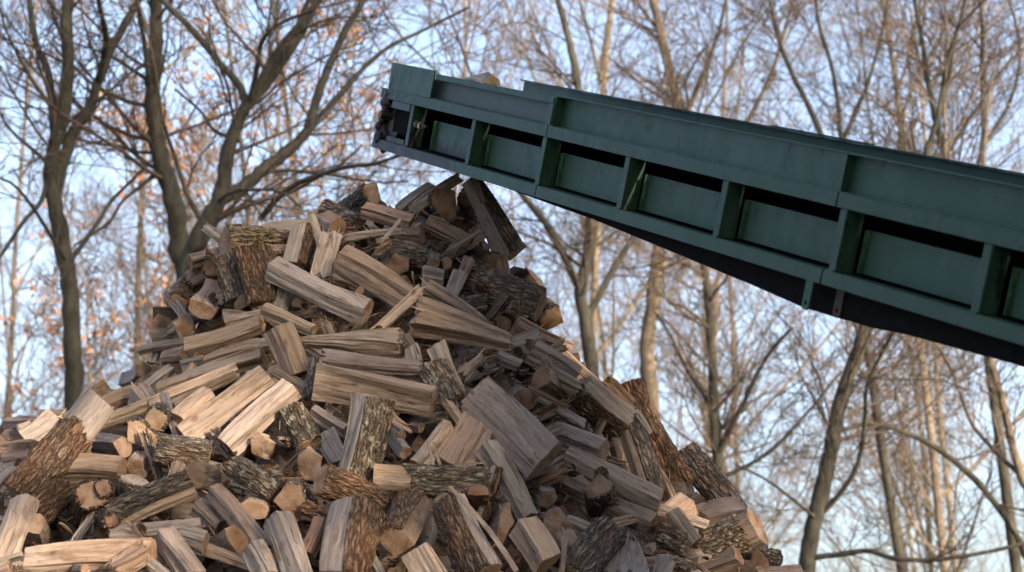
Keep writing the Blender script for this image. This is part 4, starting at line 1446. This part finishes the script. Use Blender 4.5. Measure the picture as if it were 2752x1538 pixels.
traced_tree([
    ([(1750, 1100), (1740, 950), (1760, 760), (1775, 640), (1800, 460), (1835, 330), (1800, 200), (1770, 60), (1740, -60)], 46, 20),
    ([(1835, 330), (1890, 200), (1930, 90), (1960, -40)], 17, 9),
    ([(1775, 640), (1900, 480), (2000, 340), (2080, 180), (2130, 0)], 20, 8),
], 26.0, 37, 'grey-brown trunk passing behind the middle of the conveyor', dark=False, dens=1.1)
traced_tree([
    ([(1935, 1330), (1925, 1180), (1915, 1000), (1905, 820), (1890, 700)], 34, 20),
    ([(1925, 1230), (2000, 1080), (2060, 960), (2130, 880)], 16, 8),
    ([(1930, 1290), (2060, 1220), (2160, 1120), (2260, 1000)], 14, 6),
    ([(1918, 1100), (1850, 1000), (1800, 900), (1760, 840)], 12, 6),
], 24.0, 38, 'fan-branched bare tree rising beside the right slope of the heap', dens=1.5)
traced_tree([
    ([(2290, 700), (2250, 560), (2235, 440), (2180, 300), (2120, 180), (2080, 60), (2060, -60)], 22, 9),
    ([(2250, 560), (2260, 380), (2240, 200), (2200, 60), (2190, -60)], 16, 7),
    ([(2235, 440), (2300, 300), (2340, 200), (2380, 40), (2390, -60)], 14, 7),
], 24.0, 39, 'slender tree with upswept dark branches above the conveyor middle', dens=1.3, up=.09)
traced_tree([
    ([(2620, 700), (2590, 560), (2540, 420), (2500, 250), (2480, 120), (2450, -40)], 26, 10),
    ([(2590, 560), (2640, 400), (2640, 200), (2640, 60), (2620, -60)], 18, 8),
    ([(2640, 400), (2720, 260), (2740, 120), (2700, -40)], 12, 7),
    ([(2540, 420), (2620, 300), (2700, 180), (2800, 90)], 12, 6),
], 23.0, 40, 'slender tree with upswept dark branches at the upper right corner', dens=1.3, up=.09)

# trees of the wood: a few different ones, then copies at their own places
def wood_tree(seed, h, light, leafy, rmin):
    rng = random.Random(seed)
    tubs = (Tubes(), Tubes())
    leaves = ([], []) if leafy else None
    P = dict(up=.075, rmin=rmin, maxlv=3, kids=(5, 4, 4, 0) if leafy else (7, 6, 5, 0), leaves=leaves, leafp=.16, leafn=4)
    pts = [Vector((0, 0, -.2))]; p = pts[0].copy(); d = Vector((0, 0, 1))
    n = 12; r0 = h * .0038
    for i in range(n):
        d = (d + rvec(rng) * .07 + Vector((0, 0, .12))).normalized()
        p = p + d * (h / n); pts.append(p)
    rad = [r0 * (1.25 - .08 * i) if i < 5 else r0 * (.9 - .06 * (i - 4)) for i in range(n + 1)]
    PP, RR = catmull(pts, rad, 3)
    tubs[0].add(PP, RR, 8)
    for j in range(17):
        t = rng.uniform(.16, .98) * (len(PP) - 2); i = int(t)
        side = rvec(rng); side.z = 0; side.normalize()
        a = math.radians(rng.uniform(28, 62))
        nd = Vector((0, 0, 1)) * math.cos(a) + side * math.sin(a)
        sprout(rng, tubs, PP[i], nd, h * rng.uniform(.16, .34), RR[i] * rng.uniform(.35, .6), 0, P)
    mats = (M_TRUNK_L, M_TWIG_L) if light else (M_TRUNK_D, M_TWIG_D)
    return finish_tree('bare_tree' if not leafy else 'leafy_oak', tubs, mats, leaves, '', None, (0, 0, 0))

def copy_tree(root):
    r = root.copy(); COL.objects.link(r)
    for ch in root.children:
        c = ch.copy(); COL.objects.link(c); c.parent = r
    return r

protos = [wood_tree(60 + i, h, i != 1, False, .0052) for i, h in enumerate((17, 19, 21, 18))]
oaks = [wood_tree(70 + i, h, True, True, .009) for i, h in enumerate((9.5, 11.0))]
rng = random.Random(77)
usedp = set()
def put(proto, x, y, sc, label, group):
    o = proto if id(proto) not in usedp else copy_tree(proto)
    usedp.add(id(proto))
    o.location = (x, y, 0)
    o.rotation_euler = (0, 0, rng.uniform(0, 6.28))
    o.scale = (sc, sc, sc)
    tag(o, label, 'tree', group)
    return o
cells = []
for row, (y0, n) in enumerate(((29, 4), (36, 5), (44, 5), (52, 6))):
    wdt = y0 * .31
    for k in range(n):
        cells.append((-wdt + 2 * wdt * (k + rng.uniform(.1, .9)) / n, y0 + rng.uniform(-3, 3), row))
for i, (x, y, row) in enumerate(cells):
    if row == 0 and y * .10 < x < y * .16: continue
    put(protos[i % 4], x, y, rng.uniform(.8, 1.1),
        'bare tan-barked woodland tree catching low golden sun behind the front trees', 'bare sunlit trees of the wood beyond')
oak_say = ('low behind the long flaky-barked log', 'behind the mossy log on the shoulder', 'just behind the hump-backed summit log', 'at the foot of the dark thick trunk', 'between the summit and the conveyor tip')
for i, (px, d, sc) in enumerate(((330, 27, .90), (610, 26, 1.0), (760, 27, 1.08))):
    P = at(px, 900, d)
    put(oaks[i % 2], P.x, P.y, sc, 'young oak with dry orange-brown leaves, ' + oak_say[i], 'young leafy oaks at the wood edge')

# ------------------------------------------------------------------ ground, and pines added out of view behind the camera to shade the heap
mg, nt, p = new_mat('ground_dirt')
tc = N(nt, 'TexCoord')
n1 = noise(nt, tc.outputs['Object'], .6, 6, .6); n2 = noise(nt, tc.outputs['Object'], 9, 5, .7)
c = mix(nt, (.16, .12, .085), (.26, .21, .15), ramp(nt, n1, [(.35, (0, 0, 0)), (.65, (1, 1, 1))]))
c = mix(nt, c, ramp(nt, n2, [(.3, (.6, .6, .6)), (.7, (1.15, 1.15, 1.15))]), .8, 'MULTIPLY')
LK(nt, c, p.inputs['Base Color']); p.inputs['Roughness'].default_value = .95
LK(nt, bump(nt, n2, .6, .05), p.inputs['Normal'])
g = mesh_obj('ground', [(-400, -200, 0), (400, -200, 0), (400, 900, 0), (-400, 900, 0)], [(0, 1, 2, 3)], mg)
tag(g, kind='structure')

def pine_mat():
    m, nt, p = new_mat('pine_needles')
    tc = N(nt, 'TexCoord')
    n = noise(nt, tc.outputs['Object'], 3, 3)
    LK(nt, ramp(nt, n, [(.3, (.03, .05, .025)), (.7, (.07, .10, .045))]), p.inputs['Base Color'])
    p.inputs['Roughness'].default_value = .8
    return m
M_PINE = pine_mat()
def pine(seed, h, dens):  # shade caster added out of view, density sets how much sun passes
    rng = random.Random(seed)
    T = Tubes(); T.add([Vector((0, 0, 0)), Vector((0, 0, h * .5)), Vector((0, 0, h))], [.22, .15, .03], 8)
    V, F = [], []
    for i in range(int(3400 * dens)):
        z = h * (1 - rng.random() ** .8 * .96)
        R = (h - z) * .09 + .30
        a = rng.uniform(0, 6.28); r = R * math.sqrt(rng.random())
        c = Vector((math.cos(a) * r, math.sin(a) * r, z - r * .25))
        u = Vector((math.cos(a), math.sin(a), -.3)).normalized(); v = u.cross(rvec(rng)).normalized()
        s = rng.uniform(.16, .34)
        k = len(V)
        V += [c - u * s, c + v * s * .45, c + u * s, c - v * s * .45]; F.append((k, k + 1, k + 2, k + 3))
    root = empty('added_shade_pine')
    T.obj('trunk', M_TRUNK_D, root); mesh_obj('crown', V, F, M_PINE, root)
    return root
pp = [pine(5, 15.0, 1.0), pine(6, 14.0, .8), pine(7, 14.0, .13)]
used2 = set()
prng = random.Random(15)
for i in range(ADDED_PINES):
    t = 14 + prng.uniform(-2.5, 2.5)
    lat = -9 + i * (18.0 / ADDED_PINES) + prng.uniform(-.3, .3)
    if abs(lat - 1.95) < 1.3: continue  # gap left so sun reaches the lower left of the heap
    base = Vector((-.3, 6.4, 0)) + Vector((sd.x, sd.y, 0)).normalized() * t
    lv = Vector((sd.y, -sd.x, 0)).normalized()
    P = base + lv * lat
    pr = pp[2] if -.9 < lat < 1.0 else pp[i % 2]
    o = pr if id(pr) not in used2 else copy_tree(pr)
    used2.add(id(pr))
    o.location = (P.x, P.y, 0); o.rotation_euler = (0, 0, prng.uniform(0, 6.28))
    tag(o, 'tall dark pine added out of view to shade the firewood heap', 'tree', 'added row of unseen shade pines behind the viewer')
